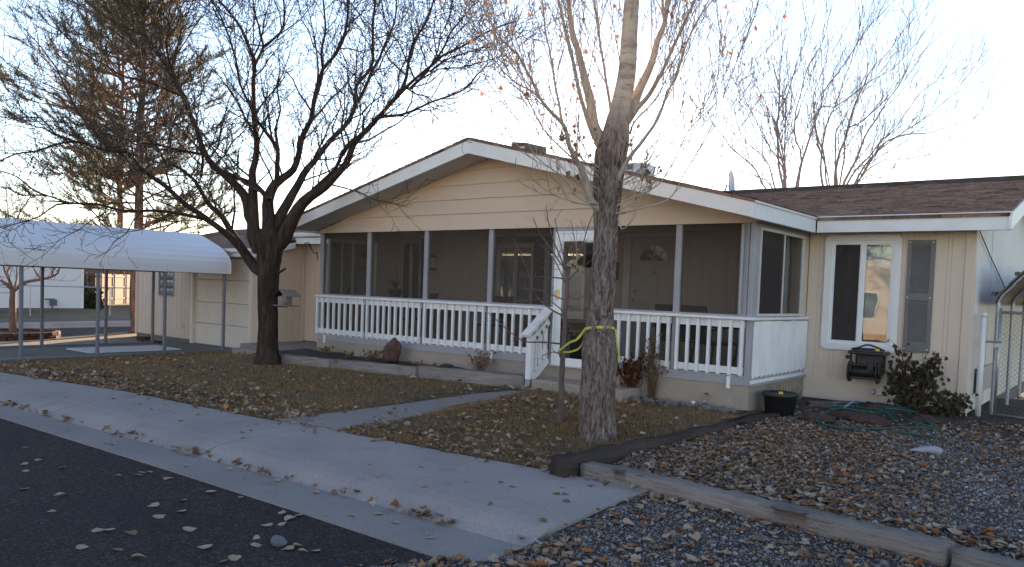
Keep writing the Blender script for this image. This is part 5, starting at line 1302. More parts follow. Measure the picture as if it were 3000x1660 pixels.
# --- birdfeeder on the locust trunk
f0 = Vector((-11.22, 7.92, 1.04))
bf = T('bird_feeder', f0, 'little wooden bird feeder with sloping roof fixed beside the dark tree trunk', 'bird feeder')
a = MB(); a.bbox(f0.x-.20,f0.x+.17,f0.y-.14,f0.y+.14,1.03,1.05); pt(bf, 'tray', a, M['timber_light'])
a = MB(); a.bbox(f0.x-.06,f0.x+.06,f0.y-.07,f0.y+.07,1.0505,1.21); a.prism([(f0.x-.06,1.2105),(f0.x+.06,1.2105),(f0.x,1.285)], 'y', f0.y-.07, f0.y+.07); pt(bf, 'house_box', a, M['timber_light'])
for s in (-1,1):
    a = MB(); a.hexa([(f0.x,f0.y-.15,1.295),(f0.x+s*.17,f0.y-.15,1.195),(f0.x+s*.17,f0.y+.15,1.195),(f0.x,f0.y+.15,1.295),(f0.x,f0.y-.15,1.312),(f0.x+s*.17,f0.y-.15,1.212),(f0.x+s*.17,f0.y+.15,1.212),(f0.x,f0.y+.15,1.312)]); pt(bf, 'roof_board', a, M['timber_dark'] if s < 0 else M['timber_light'])
a = MB()
for x in (f0.x+.08, f0.x+.13): a.tube([(x,f0.y-.1,1.05),(x,f0.y-.1,1.10)],.004,4); 
a.tube([(f0.x+.05,f0.y-.1,1.10),(f0.x+.15,f0.y-.1,1.10)],.004,4); pt(bf, 'perch', a, M['black_metal'])
a = MB(); a.beam((f0.x-.42,f0.y,1.02),(f0.x+.0,f0.y,1.02),.03,.02); pt(bf, 'bracket', a, M['timber_dark'])
# --- strap between cottonwood and sapling
sa = T('tie_strap', onZ(1700,1200,.2), 'yellow webbing strap tied from the cottonwood trunk to the sapling', 'strap')
def ribbon(mb, pts, w, up=(0,0,1), th=.003):
    P = [Vector(p) for p in pts]; U = Vector(up)
    V = []
    for i, p in enumerate(P):
        t = (P[min(i+1,len(P)-1)]-P[max(i-1,0)]).normalized(); nrm = t.cross(U).normalized(); u = nrm.cross(t).normalized()
        for a, b in ((-1,-1),(1,-1),(1,1),(-1,1)): V.append(p+u*(w/2*a)+nrm*(th/2*b))
    F = []
    for i in range(len(P)-1):
        for k in range(4): F.append((4*i+k,4*i+(k+1)%4,4*i+4+(k+1)%4,4*i+4+k))
    mb.add(V, F); return mb
tc_ = atd(1757, 963, D2); rad_t = 86/2/FPX*D2*1.02
def around(a): return tc_+CR*math.cos(a)*rad_t - CF*math.sin(a)*rad_t*.95
sp_ = atd(1641, 1030, DS)
zs = lambda p, dz: Vector((p.x,p.y,p.z+dz))
loop = [zs(around(R(a)), .025*math.sin(R(a))) for a in range(170,-200,-10)]
mid = atd(1690, 992, D2-.05)
pth = [sp_+CR*.02, sp_-CR*.0-CF*.03, sp_-CR*.03, atd(1668,1002,D2+.3), mid] + [zs(q,0) for q in loop[:18]]
pt(sa, 'loop', ribbon(MB(), smooth_path(pth,[0]*len(pth),.03)[0], .026), M['strap'])
p2 = [zs(q, -.02*i/10) for i, q in enumerate(loop[17:])] + [atd(1700,1015,D2+.15), atd(1672,1028,D2+.4), sp_+CR*.02+CF*.02]
pt(sa, 'return_loop', ribbon(MB(), smooth_path(p2,[0]*len(p2),.03)[0], .022), M['strap'])
en = [around(R(8))+CR*.012, atd(1806,1000,D2-.02), atd(1811,1030,D2-.03), atd(1813,1056,D2-.03)]
pt(sa, 'loose_end', ribbon(MB(), en, .03, tuple(CR)), M['strap'])
# --- planter timbers
def timber(label, a, b, w, z0, z1, m, seed, name='landscape_timber', group='landscape timbers'):
    a = Vector((a[0],a[1],0)); b = Vector((b[0],b[1],0)); d = (b-a).normalized(); s = Vector((-d.y,d.x,0)); L_ = (b-a).length; n = max(6, int(L_/.06)); V = []; F = []
    pr = [(-.5,0),(-.5,.45),(-.47,.93),(-.40,1),(-.1,1),(.15,1),(.42,1),(.48,.92),(.5,.5),(.5,0)]
    for i in range(n+1):
        p = a+d*(L_*i/n)
        for k, (u, v) in enumerate(pr):
            q = Vector((p.x*2.2+seed, p.y*2.2, k*.9)); e = .018*noise.noise(q*1.4)+.011*noise.noise(q*5) - (.012*max(0,noise.noise(Vector((k*3.1+seed, L_*i/n*.6, 2)))) )
            V.append((p.x+s.x*(u*w+e*(1 if abs(u) > .3 else 0)), p.y+s.y*(u*w+e*(1 if abs(u) > .3 else 0)), z0+(z1-z0)*v+(e if v > .8 else 0)))
    K = len(pr)
    for i in range(n):
        for k in range(K-1): F.append((i*K+k+1, i*K+k, (i+1)*K+k, (i+1)*K+k+1))
    F.append(tuple(range(K))); F.append(tuple(range(n*K, n*K+K))[::-1])
    # local frame so that the grain follows the timber
    t = thing(name, (a.x, a.y, z0), label, 'timber', group)
    ang = math.atan2(d.y, d.x); c, s2 = math.cos(-ang), math.sin(-ang)
    me = bpy.data.meshes.new('beam'); me.from_pydata([((x-a.x)*c-(y-a.y)*s2, (x-a.x)*s2+(y-a.y)*c, z-z0) for x, y, z in V], [], F); me.update()
    o = link_mesh('beam', me, m, t, True); o.rotation_euler.z = ang
    return t
M['timber_darkx'] = wood_mat('dark_old_timber_x', (.062,.045,.038), (.09,.068,.056), (.02,.016,.013), 'x')
timber('short weathered timber at the tree end of the planter', (-11.72,8.22), (-10.62,8.42), .16, -.05, .17, M['timber_light'], 1)
timber('long weathered timber in the middle of the planter front', (-10.60,8.43), (-8.86,8.74), .17, -.06, .175, M['timber_light'], 2)
timber('cracked weathered timber beside the white handrail post', (-8.84,8.75), (-6.98,9.07), .17, -.06, .20, M['timber_light'], 3)
timber('black decayed timber edging the lawn by the cottonwood', (-3.80,5.42), (-3.44,10.65), .17, -.15, .035, M['timber_darkx'], 4)
timber('long grey timber lying across the gravel', (-3.66,5.66), (-.84,5.40), .17, -.17, .0, M['timber_light'], 5)
timber('grey timber end continuing past the long one at the right edge', (-.80,5.37), (.9,5.05), .17, -.17, -.01, M['timber_light'], 6)
timber('pale narrow timber lying by the rose bed', (-3.42,10.62), (-2.95,11.25), .10, -.02, .10, M['timber_light'], 7)
# --- stones
def stone(name, p, r, m, label, seed, grp=None, sub=3, amp=.22):
    mb = MB(); mb.rock((0,0,0), r, seed, sub, amp)
    if 'smooth white' in label: mb.v = [(x*math.cos(YAW)-y*(.78+.36*x/r[0])*math.sin(YAW), x*math.sin(YAW)+y*(.78+.36*x/r[0])*math.cos(YAW), z*(.72+.42*x/r[0])) for x, y, z in mb.v]
    if 'pointed' in label: mb.v = [(x*(1-.45*max(0,z/r[2])+.18*min(0,z/r[2]))-.10*max(0,z)+.05*noise.noise(Vector((x*9,y*9,z*7))), y*(1-.35*max(0,z/r[2]))+.04*noise.noise(Vector((x*9,y*9,z*7+5))), z*(1+.12*noise.noise(Vector((x*8,y*8,2))))) for x, y, z in mb.v]
    o = mb.build(name, m, None, True); o.location = p; return tag(o, label, 'stone', grp)
OUT = [(1086,462),(1096,405),(1108,372),(1140,348),(1163,325),(1186,329),(1198,352),(1219,372),(1226,402),(1221,442),(1204,518),(1160,522),(1112,508)]
pts2 = []
for a_, b_ in zip(OUT, OUT[1:]+OUT[:1]):
    for k in range(5): pts2.append((a_[0]+(b_[0]-a_[0])*k/5, a_[1]+(b_[1]-a_[1])*k/5))
bc = atd(700+1160*.3882, 860+430*.3882, depth((-10.03,9.2,.3))); mb = MB(); V = []; nn = len(pts2); sc_ = .3882/FPX*depth(bc)
for i in range(13):
    ph = math.radians(-88+176*i/12)
    for q, (x, y) in enumerate(pts2):
        p = CR*((x-1160)*sc_*math.cos(ph))+Vector((0,0,1))*((430-y)*sc_*math.cos(ph))+CF*(.13*math.sin(ph))
        w_ = p*7+Vector((3,1,8)); p = p*(1+.16*noise.noise(w_)+.09*noise.noise(w_*2.7)+.05*noise.noise(w_*6)); V.append(p)
mb.add(V, [(i*nn+q, i*nn+(q+1)%nn, (i+1)*nn+(q+1)%nn, (i+1)*nn+q) for i in range(12) for q in range(nn)]+[tuple(range(nn))[::-1], tuple(range(12*nn,13*nn))])
o = mb.build('boulder', M['boulder'], None, True); o.location = bc; tag(o, 'upright pointed red boulder in the planter against the porch', 'stone')
stone('boulder', (-8.72,9.22,.14), (.16,.10,.07), M['redrock'], 'low red rock lying in the planter between two dead plants', 5, None, 4)
stone('pale_rock', onZ(2714,1326,-.02)+Vector((0,0,.03)), (.16,.075,.06), M['white_stone'], 'smooth white stone lying alone on the gravel', 3, None, 6, .10)
stone('cobble', onZ(816,1597,-.25)+Vector((0,0,.028)), (.062,.045,.036), M['grey_stone'], 'egg shaped grey cobble on the street', 4, None, 5, .12)
RB = [((2600,1207),(.30,.13,.10),'wide flat red slab at the foot of the rose bush'),((2722,1212),(.17,.12,.085),'rounded red rock just right of the rose bush stem'),((2480,1222),(.20,.12,.07),'dark red rock behind the hose coils'),((2545,1236),(.22,.13,.07),'low red rock in the middle of the hose coils'),((2705,1235),(.18,.12,.07),'red rock at the right end of the hose coils'),((2395,1228),(.2,.12,.06),'flat red rock at the left end of the hose coils')]
for k, (p, r, lb) in enumerate(RB): stone('red_rock', onZ(p[0],p[1],.03)+Vector((0,0,.02)), r, M['redrock'], lb, 20+k, 'red rocks in the rose bed', 4)
for k in range(24):
    t = k/23; x = -5.62+1.72*t; 
    if 0: pass
    stone('edging_stone', (x, 9.16+.06*math.sin(k*1.9)+.10*t, .045), (rng.uniform(.045,.075),rng.uniform(.04,.06),rng.uniform(.04,.055)), M['river'], 'round brown river stone edging the bed below the porch', 40+k, 'river stones along the flower bed', 3)
# brick ring round the pruned tree, and a small stack of pavers by the garage
br = T('brick_ring', PB+Vector((0,0,0)), 'low ring of red bricks round the pollarded tree', 'brick ring')
for k in range(22):
    a = k/22*6.283; 
    for lv in (0,1):
        m = MB(); m.bbox(-.13,.13,-.06,.06,0,.095,.012); o = m.build('brick', M['brick'], None); o.parent = br; aa = a+.14*lv
        o.location = (math.cos(aa)*.98, math.sin(aa)*.98, -.035+lv*.1); o.rotation_euler.z = aa+math.pi/2
m = MB(); V = [(PB.x,PB.y,PB.z+.13)]+[(PB.x+.93*math.cos(k/16*6.283),PB.y+.93*math.sin(k/16*6.283),PB.z+.09) for k in range(16)]
m.add(V, [(0,1+k,1+(k+1)%16) for k in range(16)]); pt(br, 'soil', m, M['soil'])
stone('pale_rock', PB+CR*(-.12)-CF*1.05+Vector((0,0,.12)), (.10,.09,.09), M['white_stone'], 'white stone sitting on the brick ring', 61, None, 4)
pv = onZ(440,1001,-.185)
for k in range(4):
    m = MB(); m.bbox(-.15,.15,-.10,.10,0,.06,.01); o = m.build('paver', M['brick'], None); o.location = (pv.x-.35+.34*(k%3), pv.y+.02*k-.06*(k > 2), pv.z+.0+(.062 if k == 3 else 0)); o.rotation_euler.z = .1*k
    tag(o, ['red paver at the left of the row by the garage wall','red paver in the middle of the row by the garage wall','red paver at the right of the row by the garage wall','red paver lying on top of the row by the garage wall'][k], 'paver', 'red pavers by the garage')
# --- plants
def dry_plant(p, h, w, n, label, mm, seed, leafm=None, nleaf=0, name='dried_plant', grp=None, s=(.02,.045)):
    t = T(name, p, label, 'plant', grp); rr = random.Random(seed); a = MB(); tips = []
    for _ in range(n):
        an = rr.uniform(0,6.28); ln = h*rr.uniform(.5,1.05); sp = rr.uniform(0,1)*w
        b = Vector(p)+Vector((math.cos(an)*w*.12,math.sin(an)*w*.12,-.02)); e = Vector(p)+Vector((math.cos(an)*sp,math.sin(an)*sp,ln)); q = b.lerp(e,.5)+Vector((rr.gauss(0,.02),rr.gauss(0,.02),ln*.08))
        a.tube([b,q,e],[.004,.003,.002],3,False); tips += [(e,(e-q).normalized()),(q.lerp(e,.6),(e-q).normalized())]
        for _ in range(2):
            s0 = q.lerp(e, rr.random()); e2 = s0+Vector((rr.gauss(0,.3),rr.gauss(0,.3),rr.uniform(.2,.8))).normalized()*h*.2; a.tube([s0,e2],[.0025,.0015],3,False); tips.append((e2,(e2-s0).normalized()))
    pt(t, 'stems', a, mm)
    if leafm: leaves_on(tips, nleaf, rr, s[0], s[1], 'leaves', leafm, t)
    return t
dry_plant((-11.85,9.2,.10),.16,.22,26,'dry tuft at the garage end of the planter',M['dead_tan'],1,M['leaf_brown'],50)
dry_plant((-10.95,9.1,.10),.14,.16,20,'small dry tuft left of the upright red boulder',M['dead_tan'],2,M['leaf_brown'],40)
dry_plant((-10.36,9.05,.10),.22,.24,34,'bushy dead plant leaning on the upright red boulder',M['dead_tan'],3,M['leaf_brown'],130)
dry_plant((-9.12,9.05,.12),.13,.24,24,'flat dead plant at the front of the planter timbers',M['dead_tan'],4,M['leaf_brown'],50)
dry_plant((-8.02,9.25,.10),.36,.24,40,'upright dead plant below the railing near the handrail',M['dead_tan'],5,M['leaf_brown'],120)
ts = onZ(1845,1165,.02)
dry_plant(ts,.56,.30,50,'rust red dead flower clump right of the cottonwood trunk',M['dead_red'],6,M['dead_red'],420,'dead_flower_clump',s=(.03,.06))
ts = onZ(1908,1172,.02)
dry_plant(ts,.82,.22,48,'tall tan dead stems in front of the white railing',M['dead_tan'],7,M['dead_tan'],150,'dead_flower_clump',s=(.02,.045))
dry_plant(onZ(2034,1168,.05),.42,.05,6,'single thin dead stalk by the porch corner',M['dead_tan'],8,M['leaf_brown'],18)
for k, (px, py, lb) in enumerate(((2345,1152,'dry grass tuft where porch meets the tan wall'),(2300,1190,'dry grass tuft behind the black pot'))):
    dry_plant(onZ(px,py,.05),.30,.30,30,lb,M['dead_tan'],30+k,None,0,'dry_grass_tuft')
# rose bush below the shutter
def rose(p, h, w, n, nl, label, seed, flowers):
    t = T('rose_bush', p, label, 'bush'); rr = random.Random(seed); a = MB(); tips = []
    for _ in range(n):
        an = rr.uniform(0,6.28); e = Vector(p)+Vector((math.cos(an)*w*rr.uniform(.2,1), math.sin(an)*w*.6*rr.uniform(.2,1), h*rr.uniform(.5,1.05))); b = Vector(p)+Vector((rr.gauss(0,.05),rr.gauss(0,.04),-.02))
        q = b.lerp(e,.5)+Vector((0,0,h*.08)); a.tube([b,q,e],[.009,.006,.003],4,False)
        for k in range(9):
            s0 = b.lerp(q, rr.uniform(.3,1)) if k < 4 else q.lerp(e, rr.random()); e2 = s0+Vector((rr.gauss(0,.5),rr.gauss(0,.5),rr.uniform(-.2,.8))).normalized()*rr.uniform(.06,.2); a.tube([s0,e2],[.003,.002],3,False); tips += [(e2,Vector((0,0,1))),(s0.lerp(e2,.5),Vector((0,0,1)))]
    pt(t, 'stems', a, M['dead_red']); leaves_on(tips, nl, rr, .03, .06, 'leaves', M['rose_leaf'], t)
    for _ in range(flowers):
        q, _d = rr.choice(tips); b = MB()
        for k in range(6): b.rock((q.x+rr.gauss(0,.008),q.y+rr.gauss(0,.008)-.01,q.z+rr.gauss(0,.006)), (.014,.010,.012), k, 1)
        pt(t, 'flower', b, M['petal'], True)
rose(Vector((-2.25,11.02,.03)),.82,.43,34,1600,'dark leafy rose bush with a few pale blooms below the shutter',3,7)
rose(Vector((-1.86,11.05,.03)),.36,.24,18,520,'low dark rose bush at the house corner by the white pipe',4,0)
# --- hose, reel, pot and tap fittings
hs = T('garden_hose', onZ(2560,1235,.03), 'green garden hose lying in loose coils on the rocks', 'hose')
def pixpath(pts, z, f=lambda x, y: (2280+x*.2667, 960+y*.2667)):
    return [onZ(*f(x,y), z)+Vector((0,0,.012+dz)) for x, y, dz in pts]
coils = [[(410,1045,.03),(520,1005,.08),(680,985,.11),(850,1000,.10),(1050,1025,.10),(1200,1020,.1),(1330,1050,.08),(1480,1085,.05),(1640,1100,.02),(1760,1110,.0)],
         [(420,1050,.02),(500,1070,.0),(650,1098,.0),(850,1110,.0),(1100,1112,.0),(1350,1105,.01),(1600,1118,.01),(1750,1122,0)],
         [(490,920,.05),(600,968,.08),(720,985,.10)], [(850,960,.10),(960,1000,.12),(1080,1020,.13),(1200,1060,.12),(1290,1095,.06)],
         [(1100,1000,.14),(1250,980,.12),(1400,975,.10),(1460,1005,.10),(1430,1040,.1)], [(1150,1005,.13),(1350,1010,.12),(1520,1035,.1),(1640,1080,.05),(1720,1095,.02)],
         [(1320,1150,.0),(1450,1170,.0),(1600,1190,0),(1720,1210,0),(1775,1190,0)]]
for k, c in enumerate(coils):
    p_, r_ = smooth_path(pixpath(c, .02), [.0125]*len(c), .03); m = MB(); m.tube(p_, r_, 8); pt(hs, 'coil', m, M['hose'], True)
h2 = T('garden_hose', onZ(2500,1200,.05), 'short pale blue-green hose piece behind the green coils', 'hose')
for c in ([(640,885,.05),(800,888,.06),(960,915,.06)], [(690,930,.03),(780,905,.08),(865,880,.1)], [(960,865,.06),(1040,880,.06),(1070,910,.05)]):
    p_, r_ = smooth_path(pixpath(c, .03), [.011]*len(c), .03); m = MB(); m.tube(p_, r_, 8); pt(h2, 'coil', m, M['hose_blue'] if c[0][0] == 690 else M['hose'], True)
rx0, rx1, ry0, ry1, rz0, rz1 = -3.06, -2.70, 11.12, 11.47, .36, .80
hr = T('hose_reel', ((rx0+rx1)/2, 11.3, rz0), 'black hose reel box hanging on the wall under the window', 'hose reel')
m = MB(); m.bbox(rx0-.03,rx1+.06,ry0-.02,ry1,rz1-.05,rz1,.012); pt(hr, 'lid', m, M['black'])
for x in (rx0, rx1):
    for ya, yb in ((ry0+.02,ry0+.06),(ry1-.06,ry1-.02)): m = MB(); m.bbox(x-.012,x+.012,ya,yb,rz0+.14,rz1-.052); pt(hr, 'side_frame', m, M['black'])
    m = MB(); m.lathe((x-.03,11.27,rz0+.15), [(.145,-.012),(.15,-.006),(.15,.006),(.145,.012)], 26, 'x'); pt(hr, 'drum_flange', m, M['black'])
m = MB(); m.lathe((0,11.27,rz0+.15), [(.075,rx0),(.075,rx1)], 18, 'x'); pt(hr, 'drum', m, M['black_metal'])
m = MB(); m.bbox(rx0+.01,rx1-.01,ry0+.012,ry0+.034,rz1-.20,rz1-.17); m.bbox(rx0+.22,rx0+.30,ry0,ry0+.035,rz1-.26,rz1-.06); m.bbox(rx0+.01,rx1-.01,ry0+.012,ry0+.03,rz0+.06,rz0+.09); m.bbox(rx0-.07,rx0-.013,ry0+.03,ry0+.07,rz1-.12,rz1-.07); pt(hr, 'hose_guide', m, M['black'])
m = MB(); m.box(rx0+.02,rx1-.01,ry1-.018,ry1,rz0+.1,rz1-.055); m.box(rx0+.05,rx1-.05,ry1,YM-.002,rz0+.3,rz1-.06); pt(hr, 'wall_bracket', m, M['shutter'])
m = MB(); p_, r_ = smooth_path([(rx0+.0,ry0+.06,rz1+.02),(rx0+.08,ry0+.02,rz1+.035),(rx0+.20,ry0+.05,rz1+.085),(rx0+.33,ry0+.10,rz1+.045),(rx1+.03,ry0+.14,rz1+.012)],[.013]*5,.02); m.tube(p_, r_, 8)
p_, r_ = smooth_path([(rx0-.0,ry0+.1,rz1+.015),(rx0+.12,ry0+.16,rz1+.02),(rx1-.02,ry0+.2,rz1+.02)],[.014]*3,.02); m.tube(p_, r_, 8); pt(hr, 'hose_end', m, M['black'], True)
m = MB(); m.lathe((rx1-.04,ry0+.06,rz1+.02), [(.018,-.022),(.022,0),(.015,.03)], 10, 'x'); pt(hr, 'nozzle', m, M['yellow'], True)
pc = Vector((-3.50, 9.78, .0))
pot = T('plant_pot', pc, 'black ribbed plastic tub beside the porch foundation', 'tub')
m = MB(); m.lathe(pc, [(.165,-.02),(.20,.235),(.222,.237),(.225,.285),(.21,.287),(.195,.26)], 26); pt(pot, 'tub', m, M['black'], True)
m = MB(); m.lathe(pc, [(.15,.10),(.185,.25),(.02,.253)], 20); pt(pot, 'soil', m, M['soil'])
m = MB(); m.bbox(pc.x+.02,pc.x+.07,pc.y-.12,pc.y-.09,.26,.305); pt(pot, 'tag', m, M['yellow'])
sg = T('standpipe', onZ(2067,1190,.03), 'small red-handled garden tap standing below the porch corner', 'tap'); q = onZ(2067,1190,.03)
m = MB(); m.tube([q,q+Vector((0,0,.15))],.012,8); m.tube([q+Vector((0,0,.10)),q+Vector((.0,-.05,.09)),q+Vector((.0,-.07,.05))],.012,8); pt(sg, 'pipe', m, M['galv'], True)
m = MB(); m.lathe(q, [(.03,.165),(.032,.172),(.03,.18)], 10); pt(sg, 'handle', m, M['terracotta'])
q = onZ(2030,1190,.03); tg = T('pipe_cap', q, 'short white capped pipe standing in the bed by the garden tap', 'pipe'); m = MB(); m.lathe(q, [(.022,-.02),(.022,.05),(.028,.05),(.028,.075)], 12); pt(tg, 'pipe', m, M['pvc'])
# --- porch furniture and things behind the screens
def chair(loc, rz, label):
    t = T('patio_chair', (0,0,0), label, 'chair', 'patio chairs on the porch')
    m = MB(); m.bbox(-.24,.24,-.22,.24,.40,.43); pt(t, 'seat', m, M['black_metal'])
    m = MB(); m.hexa([(-.23,.22,.44),(.23,.22,.44),(.23,.25,.44),(-.23,.25,.44),(-.23,.34,.92),(.23,.34,.92),(.23,.37,.92),(-.23,.37,.92)]); pt(t, 'backrest', m, M['black_metal'])
    for sx in (-1,1):
        for sy in (-1,1): m = MB(); m.tube([(sx*.22,sy*.20,.40),(sx*.26,sy*.27,.0)],.014,6); pt(t, 'leg', m, M['black_metal'])
        m = MB(); p_, r_ = smooth_path([(sx*.25,-.2,.41),(sx*.27,-.22,.58),(sx*.27,-.1,.64),(sx*.27,.1,.64),(sx*.25,.27,.60)],[.014]*5,.04); m.tube(p_, r_, 6); pt(t, 'armrest', m, M['black_metal'], True)
    t.location = loc; t.rotation_euler.z = rz; return t
ch = chair((-5.30,10.35,FLZ), R(200), 'dark patio chair by the front door, seen through the railing')
for loc, rz, lb in (((-4.55,10.15,FLZ), R(150), 'dark patio chair at the right end of the porch behind the railing'),((-9.0,10.7,FLZ), R(20), 'dark patio chair under the porch windows'),((-10.9,10.6,FLZ), R(-20), 'dark patio chair at the garage end of the porch')):
    c = copy_tree(ch); c.location = loc; c.rotation_euler.z = rz; c['label'] = lb
tb = T('patio_table', (-4.4,10.75,FLZ), 'small dark round patio table at the right end of the porch', 'table')
m = MB(); m.lathe((-4.4,10.75,FLZ), [(.36,.66),(.37,.67),(.37,.69),(.0,.69)], 24); pt(tb, 'tabletop', m, M['black_metal'])
for k in range(3):
    a = k*2.094+.4; m = MB(); m.tube([(-4.4+.08*math.cos(a),10.75+.08*math.sin(a),FLZ+.66),(-4.4+.3*math.cos(a),10.75+.3*math.sin(a),FLZ)],.014,6); pt(tb, 'leg', m, M['black_metal'])
lg = T('bench', (-11.6,10.9,FLZ), 'dark low bench holding a flower pot at the garage end of the porch', 'bench')
m = MB(); m.bbox(-12.2,-11.0,10.72,11.05,FLZ+.70,FLZ+.74); pt(lg, 'seat', m, M['dark_trim'])
for x in (-12.1,-11.1):
    for y in (10.76,11.0): m = MB(); m.box(x-.02,x+.02,y-.02,y+.02,FLZ,FLZ+.699); pt(lg, 'leg', m, M['dark_trim'])
fp = T('flower_pot', (-11.75,10.85,FLZ+.74), 'terracotta pot with a dead plant behind the porch screen', 'flower pot')
m = MB(); m.lathe((-11.75,10.85,FLZ+.741), [(.09,0),(.13,.2),(.145,.2),(.145,.24),(.12,.24),(.11,.2)], 20); pt(fp, 'pot', m, M['terracotta'], True)
m = MB()
for k in range(26): a = k*2.4; m.tube([(-11.75,10.85,FLZ+.95),(-11.75+.06*math.cos(a),10.85+.06*math.sin(a),FLZ+1.08),(-11.75+.13*math.cos(a),10.85+.13*math.sin(a),FLZ+1.05+.14*((k*.37)%1))],[.006,.005,.003],3,False)
pt(fp, 'plant', m, M['dead_red'])
wo = T('wall_ornament', (-11.2,YM-.05,1.85), 'small grey birdhouse shaped ornament on the porch wall', 'wall ornament')
m = MB(); m.bbox(-11.98+.5,-11.98+.72,YM-.09,YM-.003,1.80,2.02); pt(wo, 'box', m, M['alu']); m = MB(); m.prism([(-11.98+.46,2.0205),(-11.98+.76,2.0205),(-11.98+.61,2.13)],'y',YM-.10,YM-.004); pt(wo, 'roof', m, M['dark_trim']); m = MB(); m.bbox(-11.98+.5,-11.98+.74,YM-.12,YM-.003,1.765,1.799); pt(wo, 'shelf', m, M['dark_trim'])
wm = T('wall_ornament', (-10.95,YM-.05,1.85), 'white window shaped ornament beside a porch post on the back wall', 'wall ornament')
m = MB(); ring_x(m,-11.12,-10.92,1.72,2.14,.02,YM-.03,YM-.003); m.box(-11.10,-10.94,YM-.028,YM-.004,1.92,1.935); pt(wm, 'frame', m, M['alu'])
# --- on the roof
q = onY(1549,424,11.2)
ec = T('evaporative_cooler', (q.x,11.2,3.45), 'brown metal cooler box with sloped lid on the porch roof', 'roof cooler')
x0, x1 = onY(1508,425,11.2).x, onY(1566,425,11.2).x; zt = onY(1520,424,11.2).z
m = MB(); m.hexa([(x0,10.9,3.2),(x1,10.9,3.2),(x1,11.6,3.2),(x0,11.6,3.2),(x0+.14,10.95,zt+.0),(x1,10.95,zt-.04),(x1,11.55,zt-.02),(x0+.14,11.55,zt+.01)]); pt(ec, 'housing', m, M['cooler'])
m = MB(); m.bbox(x1-.14,x1-.02,10.93,10.949,zt-.20,zt-.10); pt(ec, 'louvre', m, M['alu'])
q0, q1 = onY(1826,482,12.4), onY(1896,496,12.4)
vb = T('roof_vent', (q0.x,12.4,3.3), 'pale square vent box behind the porch ridge right of the cottonwood', 'roof vent')
m = MB(); m.bbox(q0.x-.02,q1.x,12.2,12.7,3.0,q0.z-.02,.02); pt(vb, 'housing', m, M['far_white'])
m = MB(); m.box(q0.x+.2,q0.x+.33,12.19,12.1995,q0.z-.14,q0.z-.05); pt(vb, 'grille', m, M['shutter'])
q = onY(2132,545,14.9)
ds = T('satellite_dish', (q.x,14.9,q.z-.2), 'grey satellite dish edge-on above the roof ridge', 'satellite dish')
m = MB(); V = []; ax_ = Vector((.97,.2,.12)).normalized(); u_ = ax_.orthogonal().normalized(); w_ = ax_.cross(u_); c0 = onY(2133,541,14.9); nr = 6
for i in range(nr+1):
    for k in range(20): a = k/20*6.283; r = .30*i/nr; V.append(c0+(u_*math.cos(a)+w_*math.sin(a)*.85)*r+ax_*(.07*(i/nr)**2))
F = [(i*20+k, i*20+(k+1)%20, (i+1)*20+(k+1)%20, (i+1)*20+k) for i in range(nr) for k in range(20)]
m.add(V, F); o = pt(ds, 'dish', m, M['galv'], True); sm_ = o.modifiers.new('t','SOLIDIFY'); sm_.thickness = .012
m = MB(); m.tube([c0-ax_*.02, c0+Vector((-.1,0,-.25)), (c0.x-.1,15.0,3.4)], .018, 6); pt(ds, 'mast', m, M['galv'], True)
# --- right edge: shelter of bent tubes, gate and pipe
rv = T('tube_shelter', (-1.5,12.5,0), 'metal roofed shelter of bent galvanised tubes along the house end', 'shelter')
for k in range(6):
    y = 12.05+1.45*k
    p_, r_ = smooth_path([(-1.50,y,.0),(-1.50,y,1.0),(-1.50,y,1.53),(-1.465,y,1.60),(-1.20,y,1.90),(-1.12,y,1.955),(-.9,y,2.0),(.9,y,2.12),(1.5,y,2.0)], [.026]*9, .05); m = MB(); m.tube(p_, r_, 8); pt(rv, 'arch_tube', m, M['galv'], True)
m = MB(); pr_ = [(-1.55,1.50),(-1.50,1.63),(-1.21,1.95),(-1.12,2.0),(-.9,2.04),(.9,2.16),(1.5,2.04)]
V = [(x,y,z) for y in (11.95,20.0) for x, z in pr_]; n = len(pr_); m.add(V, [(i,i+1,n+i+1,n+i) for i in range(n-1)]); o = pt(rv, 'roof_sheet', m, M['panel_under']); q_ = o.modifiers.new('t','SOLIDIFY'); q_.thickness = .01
for x, z in ((-1.30,1.80),(-1.545,1.55)): m = MB(); m.box(x-.03,x+.02,11.93,20.0,z+.055,z+.10); pt(rv, 'ridge_cap', m, M['cooler'])
gt_ = T('chain_link_gate', (-1.46,11.95,0), 'chain link gate with round steel frame at the right edge', 'gate')
m = MB(); m.tube([(-1.455,11.93,.0),(-1.455,11.93,1.44)],.017,8); pt(gt_, 'gate_post', m, M['galv'], True)
m = MB(); m.tube([(-1.44,11.93,1.385),(.1,11.93,1.385)],.019,8); m2 = MB(); m2.tube([(-1.44,11.93,.05),(.1,11.93,.02)],.018,8); pt(gt_, 'rail', m, M['galv'], True); pt(gt_, 'rail', m2, M['galv'], True)
m = MB()
